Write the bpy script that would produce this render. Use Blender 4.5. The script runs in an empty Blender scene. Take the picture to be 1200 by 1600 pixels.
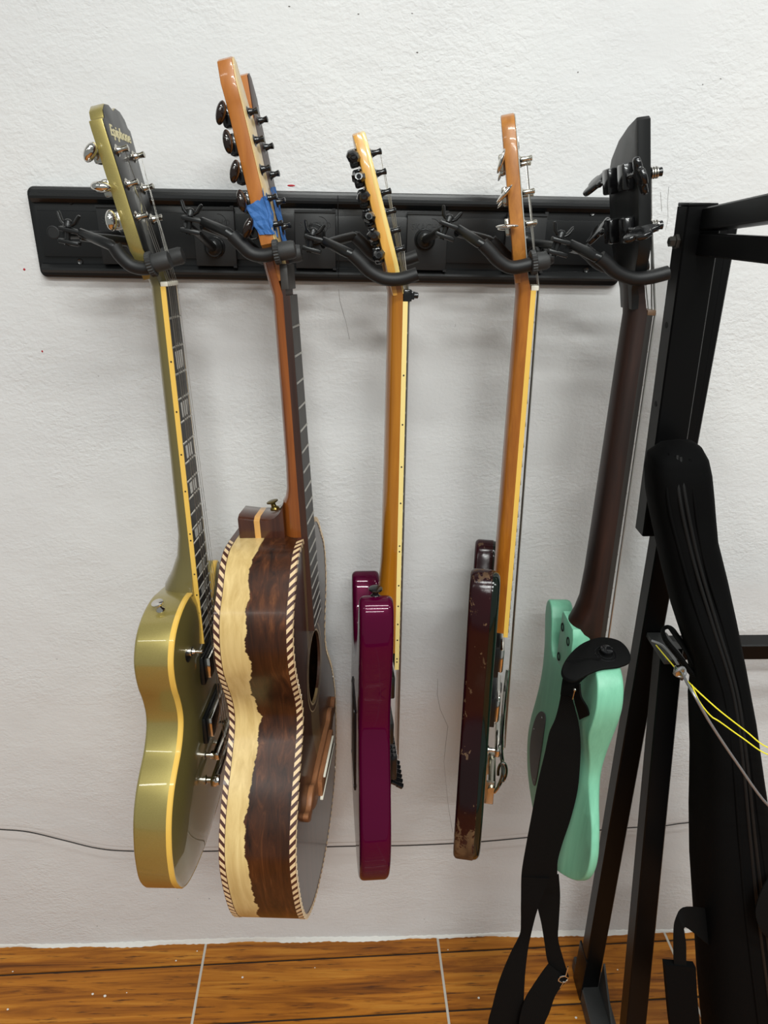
import bpy, bmesh, math, random
from mathutils import Vector, Matrix
from mathutils.geometry import delaunay_2d_cdt

random.seed(7)
R = math.radians
scene = bpy.context.scene
col = scene.collection

# ------------------------------------------------------------------ camera
CAM = Vector((0.0, -1.02, 1.4556))
PITCH, YAW, ROLL, FPX = R(24.0), R(2.0), R(0.6), 1109.0
FW = Vector((math.sin(YAW) * math.cos(PITCH), math.cos(YAW) * math.cos(PITCH), -math.sin(PITCH)))
R0 = Vector((math.cos(YAW), -math.sin(YAW), 0))
U0 = R0.cross(FW)
RT = R0 * math.cos(ROLL) + U0 * math.sin(ROLL)
UP = U0 * math.cos(ROLL) - R0 * math.sin(ROLL)
cam_data = bpy.data.cameras.new('camera')
cam_data.sensor_fit = 'VERTICAL'
cam_data.sensor_height = 24.0
cam_data.lens = FPX / 1600.0 * 24.0
cam_data.clip_start = 0.02
cam_data.clip_end = 60
cam = bpy.data.objects.new('camera', cam_data)
col.objects.link(cam)
M = Matrix((RT, UP, -FW)).transposed().to_4x4()
M.translation = CAM
cam.matrix_world = M
scene.camera = cam

# ------------------------------------------------------------------ light
world = bpy.data.worlds.new('world')
scene.world = world
world.use_nodes = True
bg = world.node_tree.nodes['Background']
bg.inputs[0].default_value = (0.95, 1.0, 0.97, 1)
bg.inputs[1].default_value = 0.20


def area(name, loc, target, sx, sy, power, color=(1, 1, 1)):
    l = bpy.data.lights.new(name, 'AREA')
    l.shape = 'RECTANGLE'
    l.size, l.size_y, l.energy, l.color = sx, sy, power, color
    o = bpy.data.objects.new(name, l)
    col.objects.link(o)
    o.location = loc
    d = Vector(target) - Vector(loc)
    o.rotation_euler = d.to_track_quat('-Z', 'Y').to_euler()
    return o


for lx, ly, lp_ in ((0.30, -1.25, 17), (0.25, -2.3, 36), (0.25, -3.4, 26), (1.9, -1.6, 14), (-1.5, -2.0, 5)):
    area('ceiling_tube_lamp', (lx, ly, 2.80), (lx, ly + 0.12, 0), 1.25, 0.12, lp_, (0.972, 1.0, 0.972))

scene.view_settings.view_transform = 'Standard'
scene.view_settings.look = 'None'
scene.view_settings.gamma = 1.0
scene.view_settings.use_curve_mapping = False
scene.view_settings.exposure = 0.43


def at(x, y, Y):
    """point of the plane Y = const that the photograph shows at pixel x, y (1200x1600)"""
    d = FW + RT * ((x - 600) / FPX) + UP * ((800 - y) / FPX)
    return CAM + d * ((Y - CAM.y) / d.y)


# ------------------------------------------------------------------ materials
def new_mat(name):
    m = bpy.data.materials.new(name)
    m.use_nodes = True
    nt = m.node_tree
    return m, nt, nt.nodes['Principled BSDF']


def setp(b, **k):
    for n, v in k.items():
        b.inputs[n].default_value = v


def plain(name, c, rough=0.5, metal=0.0, coat=0.0, bump=None, spec=0.5, crough=0.05):
    m, nt, b = new_mat(name)
    b.inputs['Base Color'].default_value = (*c, 1)
    b.inputs['Roughness'].default_value = rough
    b.inputs['Metallic'].default_value = metal
    b.inputs['Coat Weight'].default_value = coat
    b.inputs['Coat Roughness'].default_value = crough
    b.inputs['Specular IOR Level'].default_value = spec
    if bump:
        add_bump(nt, b, *bump)
    return m


def texco(nt, scale=(1, 1, 1), kind='Object', loc=(0, 0, 0), rot=(0, 0, 0)):
    tc = nt.nodes.new('ShaderNodeTexCoord')
    mp = nt.nodes.new('ShaderNodeMapping')
    mp.inputs['Scale'].default_value = scale
    mp.inputs['Location'].default_value = loc
    mp.inputs['Rotation'].default_value = rot
    nt.links.new(tc.outputs[kind], mp.inputs['Vector'])
    return mp.outputs['Vector']


def noise(nt, vec, scale, detail=4, rough=0.55, dist=0.0):
    n = nt.nodes.new('ShaderNodeTexNoise')
    n.inputs['Scale'].default_value = scale
    n.inputs['Detail'].default_value = detail
    n.inputs['Roughness'].default_value = rough
    n.inputs['Distortion'].default_value = dist
    nt.links.new(vec, n.inputs['Vector'])
    return n.outputs['Fac']


def ramp(nt, fac, stops, interp='LINEAR'):
    r = nt.nodes.new('ShaderNodeValToRGB')
    r.color_ramp.interpolation = interp
    el = r.color_ramp.elements
    while len(el) < len(stops):
        el.new(0.5)
    for e, (p, c) in zip(el, stops):
        e.position = p
        e.color = (*c, 1) if len(c) == 3 else c
    nt.links.new(fac, r.inputs['Fac'])
    return r.outputs['Color']


def mix(nt, fac, a, b, blend='MIX'):
    n = nt.nodes.new('ShaderNodeMix')
    n.data_type = 'RGBA'
    n.blend_type = blend
    for s, v in ((n.inputs[0], fac), (n.inputs[6], a), (n.inputs[7], b)):
        if hasattr(v, 'type'):
            nt.links.new(v, s)
        elif isinstance(v, (int, float)):
            s.default_value = v
        else:
            s.default_value = (*v, 1)
    return n.outputs[2]


def mth(nt, op, a, b=0.0):
    n = nt.nodes.new('ShaderNodeMath')
    n.operation = op
    for s, v in ((n.inputs[0], a), (n.inputs[1], b)):
        if hasattr(v, 'type'):
            nt.links.new(v, s)
        else:
            s.default_value = v
    return n.outputs[0]


def add_bump(nt, b, scale, strength, dist=0.001, detail=4, vscale=(1, 1, 1), h=None):
    if h is None:
        h = noise(nt, texco(nt, vscale), scale, detail)
    bp = nt.nodes.new('ShaderNodeBump')
    bp.inputs['Strength'].default_value = strength
    bp.inputs['Distance'].default_value = dist
    nt.links.new(h, bp.inputs['Height'])
    nt.links.new(bp.outputs['Normal'], b.inputs['Normal'])


def wood(name, c1, c2, c3=None, scale=(55, 55, 3.2), rough=0.35, coat=0.0, kind='Object', crough=0.08):
    m, nt, b = new_mat(name)
    v = texco(nt, scale, kind)
    f = noise(nt, v, 1.6, 6, 0.6, 0.6)
    stops = [(0.28, c1), (0.72, c2)] if c3 is None else [(0.25, c1), (0.5, c2), (0.78, c3)]
    c = ramp(nt, f, stops)
    nt.links.new(c, b.inputs['Base Color'])
    setp(b, Roughness=rough)
    b.inputs['Coat Weight'].default_value = coat
    b.inputs['Coat Roughness'].default_value = crough
    return m


MAT = {}
# wall: rough white plaster
m, nt, b = new_mat('plaster')
v = texco(nt)
big = noise(nt, v, 2.2, 3)
cw = ramp(nt, big, [(0.3, (0.70, 0.70, 0.705)), (0.7, (0.76, 0.76, 0.755))])
sp = noise(nt, v, 95, 2)
cw = mix(nt, ramp(nt, sp, [(0.76, (0, 0, 0)), (0.80, (1, 1, 1))]), cw, (0.36, 0.35, 0.34))
nt.links.new(cw, b.inputs['Base Color'])
setp(b, Roughness=0.75)
h1 = noise(nt, texco(nt, (1, 1, 1.35)), 150, 3, 0.55, 0.35)
h2 = noise(nt, texco(nt, (1, 1, 1.6)), 46, 3, 0.5, 0.5)
h3 = noise(nt, texco(nt), 9, 2, 0.5)
patch = ramp(nt, noise(nt, texco(nt, (1, 1, 1.3)), 4.2, 3), [(0.36, (0.25, 0.25, 0.25)), (0.62, (1, 1, 1))])
h = mth(nt, 'ADD', mth(nt, 'MULTIPLY', mth(nt, 'ADD', mth(nt, 'MULTIPLY', h1, 0.55), mth(nt, 'MULTIPLY', h2, 0.5)), patch), mth(nt, 'MULTIPLY', h3, 1.2))
add_bump(nt, b, 1, 0.75, 0.0034, h=h)
MAT['plaster'] = m

# wood-look floor tile
m, nt, b = new_mat('tile_wood')
v = texco(nt, (2.6, 46, 10))
oi = nt.nodes.new('ShaderNodeObjectInfo')
vv = nt.nodes.new('ShaderNodeVectorMath')
vv.operation = 'ADD'
cmb = nt.nodes.new('ShaderNodeCombineXYZ')
nt.links.new(mth(nt, 'MULTIPLY', oi.outputs['Random'], 37.0), cmb.inputs[0])
nt.links.new(mth(nt, 'MULTIPLY', oi.outputs['Random'], 91.0), cmb.inputs[1])
nt.links.new(v, vv.inputs[0])
nt.links.new(cmb.outputs[0], vv.inputs[1])
f = noise(nt, vv.outputs[0], 1.0, 7, 0.62, 1.1)
c = ramp(nt, f, [(0.26, (0.060, 0.016, 0.002)), (0.40, (0.23, 0.070, 0.006)), (0.55, (0.40, 0.138, 0.012)), (0.74, (0.56, 0.245, 0.034))])
f2 = noise(nt, texco(nt, (14, 170, 30)), 1.0, 4, 0.6)
c = mix(nt, ramp(nt, f2, [(0.57, (0, 0, 0)), (0.68, (0.85, 0.85, 0.85))]), c, (0.050, 0.016, 0.005))
nt.links.new(c, b.inputs['Base Color'])
setp(b, Roughness=0.42)
b.inputs['Specular IOR Level'].default_value = 0.3
b.inputs['Coat Weight'].default_value = 0.08
add_bump(nt, b, 1, 0.25, 0.001, h=f)
MAT['tile'] = m
MAT['grout_dark'] = plain('grout_dark', (0.018, 0.010, 0.007), 0.9)
MAT['grout_white'] = plain('grout_white', (0.50, 0.46, 0.40), 0.9, bump=(300, 0.4))
MAT['paint_edge'] = plain('paint_edge', (0.74, 0.72, 0.68), 0.85, bump=(120, 0.6))
MAT['crack'] = plain('crack', (0.34, 0.33, 0.32), 0.9)
MAT['red_paint'] = plain('red_paint', (0.42, 0.008, 0.018), 0.5)
MAT['mark'] = plain('mark', (0.16, 0.15, 0.14), 0.9)
MAT['crumb'] = plain('crumb', (0.75, 0.72, 0.66), 0.8)

MAT['black_plastic'] = plain('black_plastic', (0.0068, 0.0072, 0.0078), 0.33, bump=(700, 0.06))
MAT['black_plate'] = plain('black_plate', (0.0135, 0.014, 0.0148), 0.45, bump=(500, 0.05))
MAT['emboss'] = plain('emboss', (0.034, 0.035, 0.036), 0.35)
MAT['rubber'] = plain('rubber', (0.0075, 0.0075, 0.008), 0.5, bump=(900, 0.1), spec=0.4)
MAT['rod'] = plain('rod', (0.017, 0.0175, 0.018), 0.3, 0.4)
MAT['grey_rubber'] = plain('grey_rubber', (0.024, 0.024, 0.024), 0.6, bump=(500, 0.2))
MAT['screw'] = plain('screw', (0.10, 0.10, 0.10), 0.3, 0.9)
MAT['chrome'] = plain('chrome', (0.72, 0.70, 0.66), 0.09, 1.0)
MAT['chrome_worn'] = plain('chrome_worn', (0.60, 0.57, 0.50), 0.20, 1.0, bump=(160, 0.15))
MAT['nickel'] = plain('nickel', (0.55, 0.53, 0.48), 0.16, 1.0)
MAT['black_metal'] = plain('black_metal', (0.010, 0.010, 0.011), 0.17, 0.3, coat=0.4)
MAT['black_satin'] = plain('black_satin', (0.0055, 0.0058, 0.006), 0.34, spec=0.4)
MAT['string'] = plain('string', (0.62, 0.60, 0.56), 0.28, 1.0)
MAT['string_wound'] = plain('string_wound', (0.36, 0.34, 0.31), 0.35, 1.0)
MAT['fret'] = plain('fret', (0.48, 0.46, 0.42), 0.3, 0.9)
MAT['ebony'] = wood('ebony', (0.012, 0.010, 0.009), (0.028, 0.024, 0.021), rough=0.45)
MAT['rosewood'] = wood('rosewood', (0.022, 0.008, 0.005), (0.055, 0.020, 0.012), rough=0.42)
MAT['rosewood_grey'] = wood('rosewood_grey', (0.030, 0.027, 0.025), (0.055, 0.050, 0.046), rough=0.5)
MAT['pearl'] = plain('pearl', (0.55, 0.54, 0.50), 0.25, coat=0.5)
MAT['bone'] = plain('bone', (0.80, 0.76, 0.64), 0.35)
MAT['cream'] = plain('cream', (0.80, 0.50, 0.095), 0.3, coat=0.6)
MAT['brown_nut'] = plain('brown_nut', (0.13, 0.075, 0.042), 0.5)
MAT['dot'] = plain('dot', (0.015, 0.012, 0.010), 0.5)
MAT['black_gloss'] = plain('black_gloss', (0.006, 0.0058, 0.0055), 0.3, coat=0.15)
MAT['gold_ink'] = plain('gold_ink', (0.70, 0.62, 0.36), 0.35, 0.2)

# gold flake paint
m, nt, b = new_mat('gold_paint')
v = texco(nt)
c = mix(nt, noise(nt, v, 900, 1), (0.320, 0.258, 0.076), (0.42, 0.340, 0.110))
nt.links.new(c, b.inputs['Base Color'])
setp(b, Metallic=0.6, Roughness=0.36)
b.inputs['Coat Weight'].default_value = 0.9
b.inputs['Coat Roughness'].default_value = 0.03
MAT['gold_paint'] = m
MAT['gold_neck'] = plain('gold_neck', (0.19, 0.155, 0.055), 0.35, 0.4, coat=0.8)

# two-tone sides of the acoustic: pale sapwood at the back, rosewood at the front
def two_tone(name, edge, pale, dark, amp=0.02):
    m, nt, b = new_mat(name)
    tc = nt.nodes.new('ShaderNodeTexCoord')
    sx = nt.nodes.new('ShaderNodeSeparateXYZ')
    nt.links.new(tc.outputs['Object'], sx.inputs[0])
    w1 = noise(nt, texco(nt, (0.001, 0.001, 9)), 1.0, 2, 0.5)
    w2 = noise(nt, texco(nt, (0.001, 2.5, 55)), 1.0, 4, 0.65)
    bd = mth(nt, 'ADD', mth(nt, 'MULTIPLY', mth(nt, 'SUBTRACT', w1, 0.5), amp * 1.5),
             mth(nt, 'MULTIPLY', mth(nt, 'SUBTRACT', w2, 0.5), amp * 0.9))
    bd = mth(nt, 'ADD', bd, mth(nt, 'MULTIPLY', mth(nt, 'ADD', sx.outputs[2], 0.36), -0.032))
    d = mth(nt, 'SUBTRACT', mth(nt, 'ADD', sx.outputs[0], bd), edge)
    k = nt.nodes.new('ShaderNodeMapRange')
    k.inputs[1].default_value, k.inputs[2].default_value = -0.0006, 0.0006
    nt.links.new(d, k.inputs[0])
    fp = noise(nt, texco(nt, (70, 30, 3)), 1.4, 6, 0.6, 0.4)
    fd = noise(nt, texco(nt, (60, 26, 3.4)), 1.5, 6, 0.66, 0.9)
    blot = noise(nt, texco(nt, (8, 5, 7)), 1.0, 3, 0.5)
    cp = ramp(nt, fp, [(0.3, pale[0]), (0.7, pale[1])])
    cd = ramp(nt, fd, [(0.32, dark[0]), (0.56, dark[1]), (0.8, dark[2])])
    cd = mix(nt, ramp(nt, blot, [(0.42, (0, 0, 0)), (0.62, (0.8, 0.8, 0.8))]), cd, dark[0])
    nt.links.new(mix(nt, k.outputs[0], cp, cd), b.inputs['Base Color'])
    setp(b, Roughness=0.36)
    b.inputs['Coat Weight'].default_value = 0.35
    b.inputs['Coat Roughness'].default_value = 0.2
    b.inputs['Specular IOR Level'].default_value = 0.25
    return m


MAT['acoustic_side'] = two_tone('acoustic_side', -0.062, ((0.52, 0.35, 0.13), (0.74, 0.55, 0.25)),
                                ((0.012, 0.0040, 0.002), (0.062, 0.018, 0.0055), (0.18, 0.060, 0.018)))
# soundboard: rosewood with pale streaks
m, nt, b = new_mat('soundboard')
f = noise(nt, texco(nt, (20, 55, 2.2)), 1.3, 6, 0.6, 0.6)
c = ramp(nt, f, [(0.3, (0.020, 0.008, 0.005)), (0.62, (0.060, 0.024, 0.013)), (0.9, (0.11, 0.05, 0.025))])
tc = nt.nodes.new('ShaderNodeTexCoord')
sx = nt.nodes.new('ShaderNodeSeparateXYZ')
nt.links.new(tc.outputs['Object'], sx.inputs[0])
lite = mth(nt, 'MULTIPLY', mth(nt, 'LESS_THAN', mth(nt, 'ABSOLUTE', mth(nt, 'ADD', sx.outputs[1], 0.012)), 0.030),
           mth(nt, 'LESS_THAN', mth(nt, 'ADD', mth(nt, 'MULTIPLY', mth(nt, 'ABSOLUTE', sx.outputs[1]), 2.4), mth(nt, 'MULTIPLY', sx.outputs[2], -1.0)), 0.68))
c = mix(nt, mth(nt, 'MULTIPLY', lite, 0.45), c, (0.34, 0.24, 0.11))
nt.links.new(c, b.inputs['Base Color'])
setp(b, Roughness=0.3)
b.inputs['Coat Weight'].default_value = 0.3
b.inputs['Coat Roughness'].default_value = 0.12
b.inputs['Specular IOR Level'].default_value = 0.3
MAT['soundboard'] = m
MAT['red_neck'] = wood('red_neck', (0.15, 0.034, 0.004), (0.30, 0.085, 0.012), rough=0.28, coat=0.7)
MAT['red_heel'] = wood('red_heel', (0.035, 0.009, 0.005), (0.085, 0.026, 0.012), rough=0.22, coat=0.8)
MAT['heel_stripe'] = wood('heel_stripe', (0.55, 0.26, 0.06), (0.72, 0.40, 0.12), rough=0.3, coat=0.7)
MAT['head_orange'] = wood('head_orange', (0.34, 0.105, 0.016), (0.50, 0.185, 0.034), scale=(40, 40, 6), rough=0.35, coat=0.5)
MAT['sapwood'] = wood('sapwood', (0.60, 0.40, 0.15), (0.74, 0.55, 0.26), rough=0.4, coat=0.4)
MAT['binding_dark'] = plain('binding_dark', (0.060, 0.016, 0.010), 0.4, coat=0.4)
MAT['binding_light'] = plain('binding_light', (0.72, 0.52, 0.30), 0.4, coat=0.4)
MAT['inside_wood'] = wood('inside_wood', (0.20, 0.12, 0.05), (0.32, 0.20, 0.09), rough=0.7)
MAT['rosette'] = plain('rosette', (0.10, 0.055, 0.030), 0.4, coat=0.4)
MAT['bridge_wood'] = wood('bridge_wood', (0.16, 0.058, 0.022), (0.34, 0.145, 0.060), scale=(30, 6, 40), rough=0.5)
MAT['tuner_amber'] = plain('tuner_amber', (0.010, 0.0035, 0.002), 0.12, coat=0.5)
MAT['tape'] = plain('tape', (0.030, 0.125, 0.36), 0.7, bump=(240, 0.5))

MAT['amber_neck'] = wood('amber_neck', (0.30, 0.098, 0.003), (0.42, 0.160, 0.008), rough=0.3, coat=0.6)
MAT['amber_head'] = wood('amber_head', (0.56, 0.25, 0.028), (0.70, 0.37, 0.065), rough=0.3, coat=0.6)
MAT['maple'] = wood('maple', (0.72, 0.50, 0.14), (0.82, 0.62, 0.22), rough=0.3, coat=0.6)
MAT['maple_edge'] = plain('maple_edge', (0.84, 0.66, 0.25), 0.35, coat=0.5)
m = plain('magenta', (0.070, 0.0004, 0.020), 0.25, 0.15, coat=0.5, crough=0.02, spec=0.03)
MAT['magenta'] = m

# dark red worn lacquer
m, nt, b = new_mat('worn_maroon')
tc = nt.nodes.new('ShaderNodeTexCoord')
sx = nt.nodes.new('ShaderNodeSeparateXYZ')
nt.links.new(tc.outputs['Object'], sx.inputs[0])
n1 = noise(nt, texco(nt, (60, 34, 30)), 1.0, 7, 0.72, 0.5)
low = nt.nodes.new('ShaderNodeMapRange')
low.inputs[1].default_value, low.inputs[2].default_value = -0.64, -0.76
low.inputs[3].default_value, low.inputs[4].default_value = 0.0, 0.30
nt.links.new(sx.outputs[2], low.inputs[0])
high = nt.nodes.new('ShaderNodeMapRange')
high.inputs[1].default_value, high.inputs[2].default_value = -0.385, -0.335
high.inputs[3].default_value, high.inputs[4].default_value = 0.0, 0.13
nt.links.new(sx.outputs[2], high.inputs[0])
n2 = noise(nt, texco(nt, (1, 1, 0.6)), 105, 3, 0.6, 0.4)
chip = mth(nt, 'MULTIPLY', mth(nt, 'GREATER_THAN', n2, 0.685), 0.30)
wear = ramp(nt, mth(nt, 'ADD', mth(nt, 'ADD', n1, chip), mth(nt, 'ADD', low.outputs[0], high.outputs[0])), [(0.645, (0, 0, 0)), (0.67, (1, 1, 1))])
base = ramp(nt, noise(nt, texco(nt, (6, 6, 6)), 1.0, 2), [(0.35, (0.009, 0.0022, 0.0025)), (0.65, (0.026, 0.003, 0.0055))])
tan = ramp(nt, noise(nt, texco(nt, (90, 90, 20)), 1.0, 3), [(0.3, (0.045, 0.022, 0.011)), (0.7, (0.135, 0.075, 0.036))])
nt.links.new(mix(nt, wear, base, tan), b.inputs['Base Color'])
rr = nt.nodes.new('ShaderNodeMapRange')
rr.inputs[3].default_value, rr.inputs[4].default_value = 0.14, 0.6
nt.links.new(wear, rr.inputs[0])
nt.links.new(rr.outputs[0], b.inputs['Roughness'])
b.inputs['Specular IOR Level'].default_value = 0.35
add_bump(nt, b, 1, 0.25, 0.001, h=n1)
MAT['worn_maroon'] = m
MAT['dark_green'] = plain('dark_green', (0.0035, 0.0075, 0.005), 0.14, coat=0.35, spec=0.3)
MAT['worn_neck'] = wood('worn_neck', (0.26, 0.075, 0.006), (0.42, 0.145, 0.012), scale=(60, 60, 9), rough=0.34, coat=0.5)
MAT['worn_head'] = wood('worn_head', (0.30, 0.105, 0.016), (0.50, 0.20, 0.035), scale=(70, 70, 22), rough=0.4, coat=0.4)
MAT['yellow_binding'] = plain('yellow_binding', (0.82, 0.52, 0.10), 0.32, coat=0.5)
MAT['grey_veneer'] = plain('grey_veneer', (0.42, 0.42, 0.39), 0.35, coat=0.3)

m, nt, b = new_mat('mint')
g = noise(nt, texco(nt, (150, 150, 9)), 1.0, 5, 0.65, 0.3)
c = ramp(nt, g, [(0.3, (0.175, 0.47, 0.310)), (0.7, (0.215, 0.55, 0.370))])
nt.links.new(c, b.inputs['Base Color'])
setp(b, Roughness=0.42)
add_bump(nt, b, 1, 0.18, 0.0006, h=g)
MAT['mint'] = m
MAT['dark_neck'] = wood('dark_neck', (0.008, 0.003, 0.002), (0.030, 0.0085, 0.0038), scale=(40, 40, 5), rough=0.45)
MAT['cover_grey'] = plain('cover_grey', (0.058, 0.055, 0.055), 0.5)
MAT['leather'] = plain('leather', (0.0035, 0.0035, 0.0035), 0.7, bump=(600, 0.25), spec=0.12)

# woven strap
m, nt, b = new_mat('webbing')
wv = nt.nodes.new('ShaderNodeTexWave')
wv.inputs['Scale'].default_value = 220
wv.bands_direction = 'DIAGONAL'
nt.links.new(texco(nt, (1, 1, 1.2)), wv.inputs['Vector'])
nt.links.new(ramp(nt, wv.outputs['Fac'], [(0.2, (0.0012, 0.0012, 0.0012)), (0.8, (0.0075, 0.0075, 0.0075))]), b.inputs['Base Color'])
b.inputs['Specular IOR Level'].default_value = 0.08
setp(b, Roughness=0.7)
add_bump(nt, b, 1, 0.5, 0.0006, h=wv.outputs['Fac'])
MAT['webbing'] = m
m, nt, b = new_mat('bag_cloth')
b.inputs['Base Color'].default_value = (0.0024, 0.0024, 0.0025, 1)
b.inputs['Specular IOR Level'].default_value = 0.07
setp(b, Roughness=0.75)
h1 = noise(nt, texco(nt, (14, 14, 9)), 1.0, 4, 0.55, 0.6)
h2 = noise(nt, texco(nt), 900, 2)
add_bump(nt, b, 1, 0.5, 0.004, h=mth(nt, 'ADD', h1, mth(nt, 'MULTIPLY', h2, 0.06)))
MAT['bag_cloth'] = m
MAT['zipper'] = plain('zipper', (0.0085, 0.0085, 0.0085), 0.45, bump=(900, 0.4), spec=0.2)
MAT['stand_black'] = plain('stand_black', (0.0022, 0.0022, 0.0024), 0.38, bump=(60, 0.05), spec=0.2)
MAT['stand_grey'] = plain('stand_grey', (0.035, 0.036, 0.036), 0.5, bump=(90, 0.3))
MAT['bolt'] = plain('bolt', (0.085, 0.082, 0.075), 0.4, 0.8)
MAT['hole'] = plain('hole', (0.002, 0.002, 0.002), 0.9)
MAT['steel_cable'] = plain('steel_cable', (0.30, 0.30, 0.31), 0.35, 0.6)
MAT['yellow_cord'] = plain('yellow_cord', (0.85, 0.74, 0.03), 0.5)
MAT['cable'] = plain('cable', (0.020, 0.019, 0.018), 0.5)


# ------------------------------------------------------------------ mesh helpers
class MB:
    def __init__(s):
        s.v, s.f = [], []

    def add(s, vs, fs):
        o = len(s.v)
        s.v += [tuple(p) for p in vs]
        s.f += [tuple(i + o for i in q) for q in fs]
        return s

    def box(s, lo, hi, mtx=None, bev=0.0):
        x0, y0, z0 = lo
        x1, y1, z1 = hi
        if bev <= 0:
            vs = [Vector((x, y, z)) for z in (z0, z1) for y in (y0, y1) for x in (x0, x1)]
            fs = [(0, 2, 3, 1), (4, 5, 7, 6), (0, 1, 5, 4), (2, 6, 7, 3), (0, 4, 6, 2), (1, 3, 7, 5)]
        else:
            bm = bmesh.new()
            bmesh.ops.create_cube(bm, size=1)
            bmesh.ops.scale(bm, vec=(x1 - x0, y1 - y0, z1 - z0), verts=bm.verts)
            bmesh.ops.translate(bm, vec=((x0 + x1) / 2, (y0 + y1) / 2, (z0 + z1) / 2), verts=bm.verts)
            bmesh.ops.bevel(bm, geom=bm.edges, offset=bev, segments=2, profile=0.5, affect='EDGES')
            bm.verts.index_update()
            vs = [p.co.copy() for p in bm.verts]
            fs = [tuple(p.index for p in q.verts) for q in bm.faces]
            bm.free()
        if mtx:
            vs = [mtx @ p for p in vs]
        return s.add(vs, fs)

    def tube(s, path, r, n=8, cap=True, flat=1.0):
        path = [Vector(p) for p in path]
        rs = r if isinstance(r, (list, tuple)) else [r] * len(path)
        t0 = (path[1] - path[0]).normalized()
        ref = Vector((0, 0, 1)) if abs(t0.z) < 0.9 else Vector((0, 1, 0))
        u = t0.cross(ref).normalized()
        rings = []
        for i, p in enumerate(path):
            t = (path[min(i + 1, len(path) - 1)] - path[max(i - 1, 0)]).normalized()
            u = (u - t * u.dot(t)).normalized()
            w = t.cross(u)
            rings.append([p + (u * math.cos(2 * math.pi * k / n) + w * math.sin(2 * math.pi * k / n) * flat) * rs[i] for k in range(n)])
        vs = [q for rg in rings for q in rg]
        fs = []
        for i in range(len(rings) - 1):
            for k in range(n):
                a, b2 = i * n + k, i * n + (k + 1) % n
                fs.append((a, b2, b2 + n, a + n))
        if cap:
            fs.append(tuple(range(n - 1, -1, -1)))
            fs.append(tuple((len(rings) - 1) * n + k for k in range(n)))
        return s.add(vs, fs)

    def lathe(s, origin, axis, prof, n=16):
        """prof: (radius, height along axis)"""
        o, a = Vector(origin), Vector(axis).normalized()
        u = a.orthogonal().normalized()
        w = a.cross(u)
        vs, fs = [], []
        for r, h in prof:
            for k in range(n):
                t = 2 * math.pi * k / n
                vs.append(o + a * h + (u * math.cos(t) + w * math.sin(t)) * max(r, 1e-5))
        for i in range(len(prof) - 1):
            for k in range(n):
                p, q = i * n + k, i * n + (k + 1) % n
                fs.append((p, q, q + n, p + n))
        fs.append(tuple(range(n - 1, -1, -1)))
        fs.append(tuple((len(prof) - 1) * n + k for k in range(n)))
        return s.add(vs, fs)

    def ell(s, c, rx, ry, rz, mtx=None, nu=14, nv=9):
        vs, fs = [], []
        for j in range(nv + 1):
            ph = math.pi * j / nv
            for i in range(nu):
                th = 2 * math.pi * i / nu
                p = Vector((rx * math.sin(ph) * math.cos(th), ry * math.sin(ph) * math.sin(th), rz * math.cos(ph)))
                if mtx:
                    p = mtx @ p
                vs.append(p + Vector(c))
        for j in range(nv):
            for i in range(nu):
                a, b2 = j * nu + i, j * nu + (i + 1) % nu
                fs.append((a, a + nu, b2 + nu, b2))
        return s.add(vs, fs)

    def loft(s, rings, cap=True):
        n = len(rings[0])
        vs = [p for r_ in rings for p in r_]
        fs = []
        for i in range(len(rings) - 1):
            for k in range(n):
                a, b2 = i * n + k, i * n + (k + 1) % n
                fs.append((a, b2, b2 + n, a + n))
        if cap:
            fs.append(tuple(range(n - 1, -1, -1)))
            fs.append(tuple((len(rings) - 1) * n + k for k in range(n)))
        return s.add(vs, fs)

    def mesh(s, name, smooth=35):
        me = bpy.data.meshes.new(name)
        me.from_pydata([tuple(p) for p in s.v], [], s.f)
        bm = bmesh.new()
        bm.from_mesh(me)
        bmesh.ops.recalc_face_normals(bm, faces=bm.faces)
        bm.to_mesh(me)
        bm.free()
        if smooth:
            for p in me.polygons:
                p.use_smooth = True
            me.set_sharp_from_angle(angle=R(smooth))
        return me

    def build(s, name, mat, parent=None, smooth=35, label=None):
        o = bpy.data.objects.new(name, s.mesh(name, smooth))
        col.objects.link(o)
        if mat:
            o.data.materials.append(MAT[mat])
        if parent:
            o.parent = parent
        if label:
            o['label'] = label
        return o


def tag(o, label, cat, group=None, kind=None):
    o['label'] = label
    o['category'] = cat
    if group:
        o['group'] = group
    if kind:
        o['kind'] = kind
    return o


def empty(name, mtx, label, cat, group=None):
    o = bpy.data.objects.new(name, None)
    o.empty_display_size = 0.05
    col.objects.link(o)
    o.matrix_world = mtx
    return tag(o, label, cat, group)


def struct(o, label=None):
    o['kind'] = 'structure'
    if label:
        o['label'] = label
    return o


def spline(pts, n=8, closed=True):
    """Catmull-Rom through points"""
    pts = [Vector(p) for p in pts]
    N = len(pts)
    out = []
    rng = N if closed else N - 1
    for i in range(rng):
        if closed:
            p0, p1, p2, p3 = pts[i - 1], pts[i], pts[(i + 1) % N], pts[(i + 2) % N]
        else:
            p0, p1, p2, p3 = pts[max(i - 1, 0)], pts[i], pts[i + 1], pts[min(i + 2, N - 1)]
        for k in range(n):
            t = k / n
            out.append(0.5 * ((2 * p1) + (p2 - p0) * t + (2 * p0 - 5 * p1 + 4 * p2 - p3) * t * t + (3 * p1 - p0 - 3 * p2 + p3) * t ** 3))
    if not closed:
        out.append(pts[-1])
    return out


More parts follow.
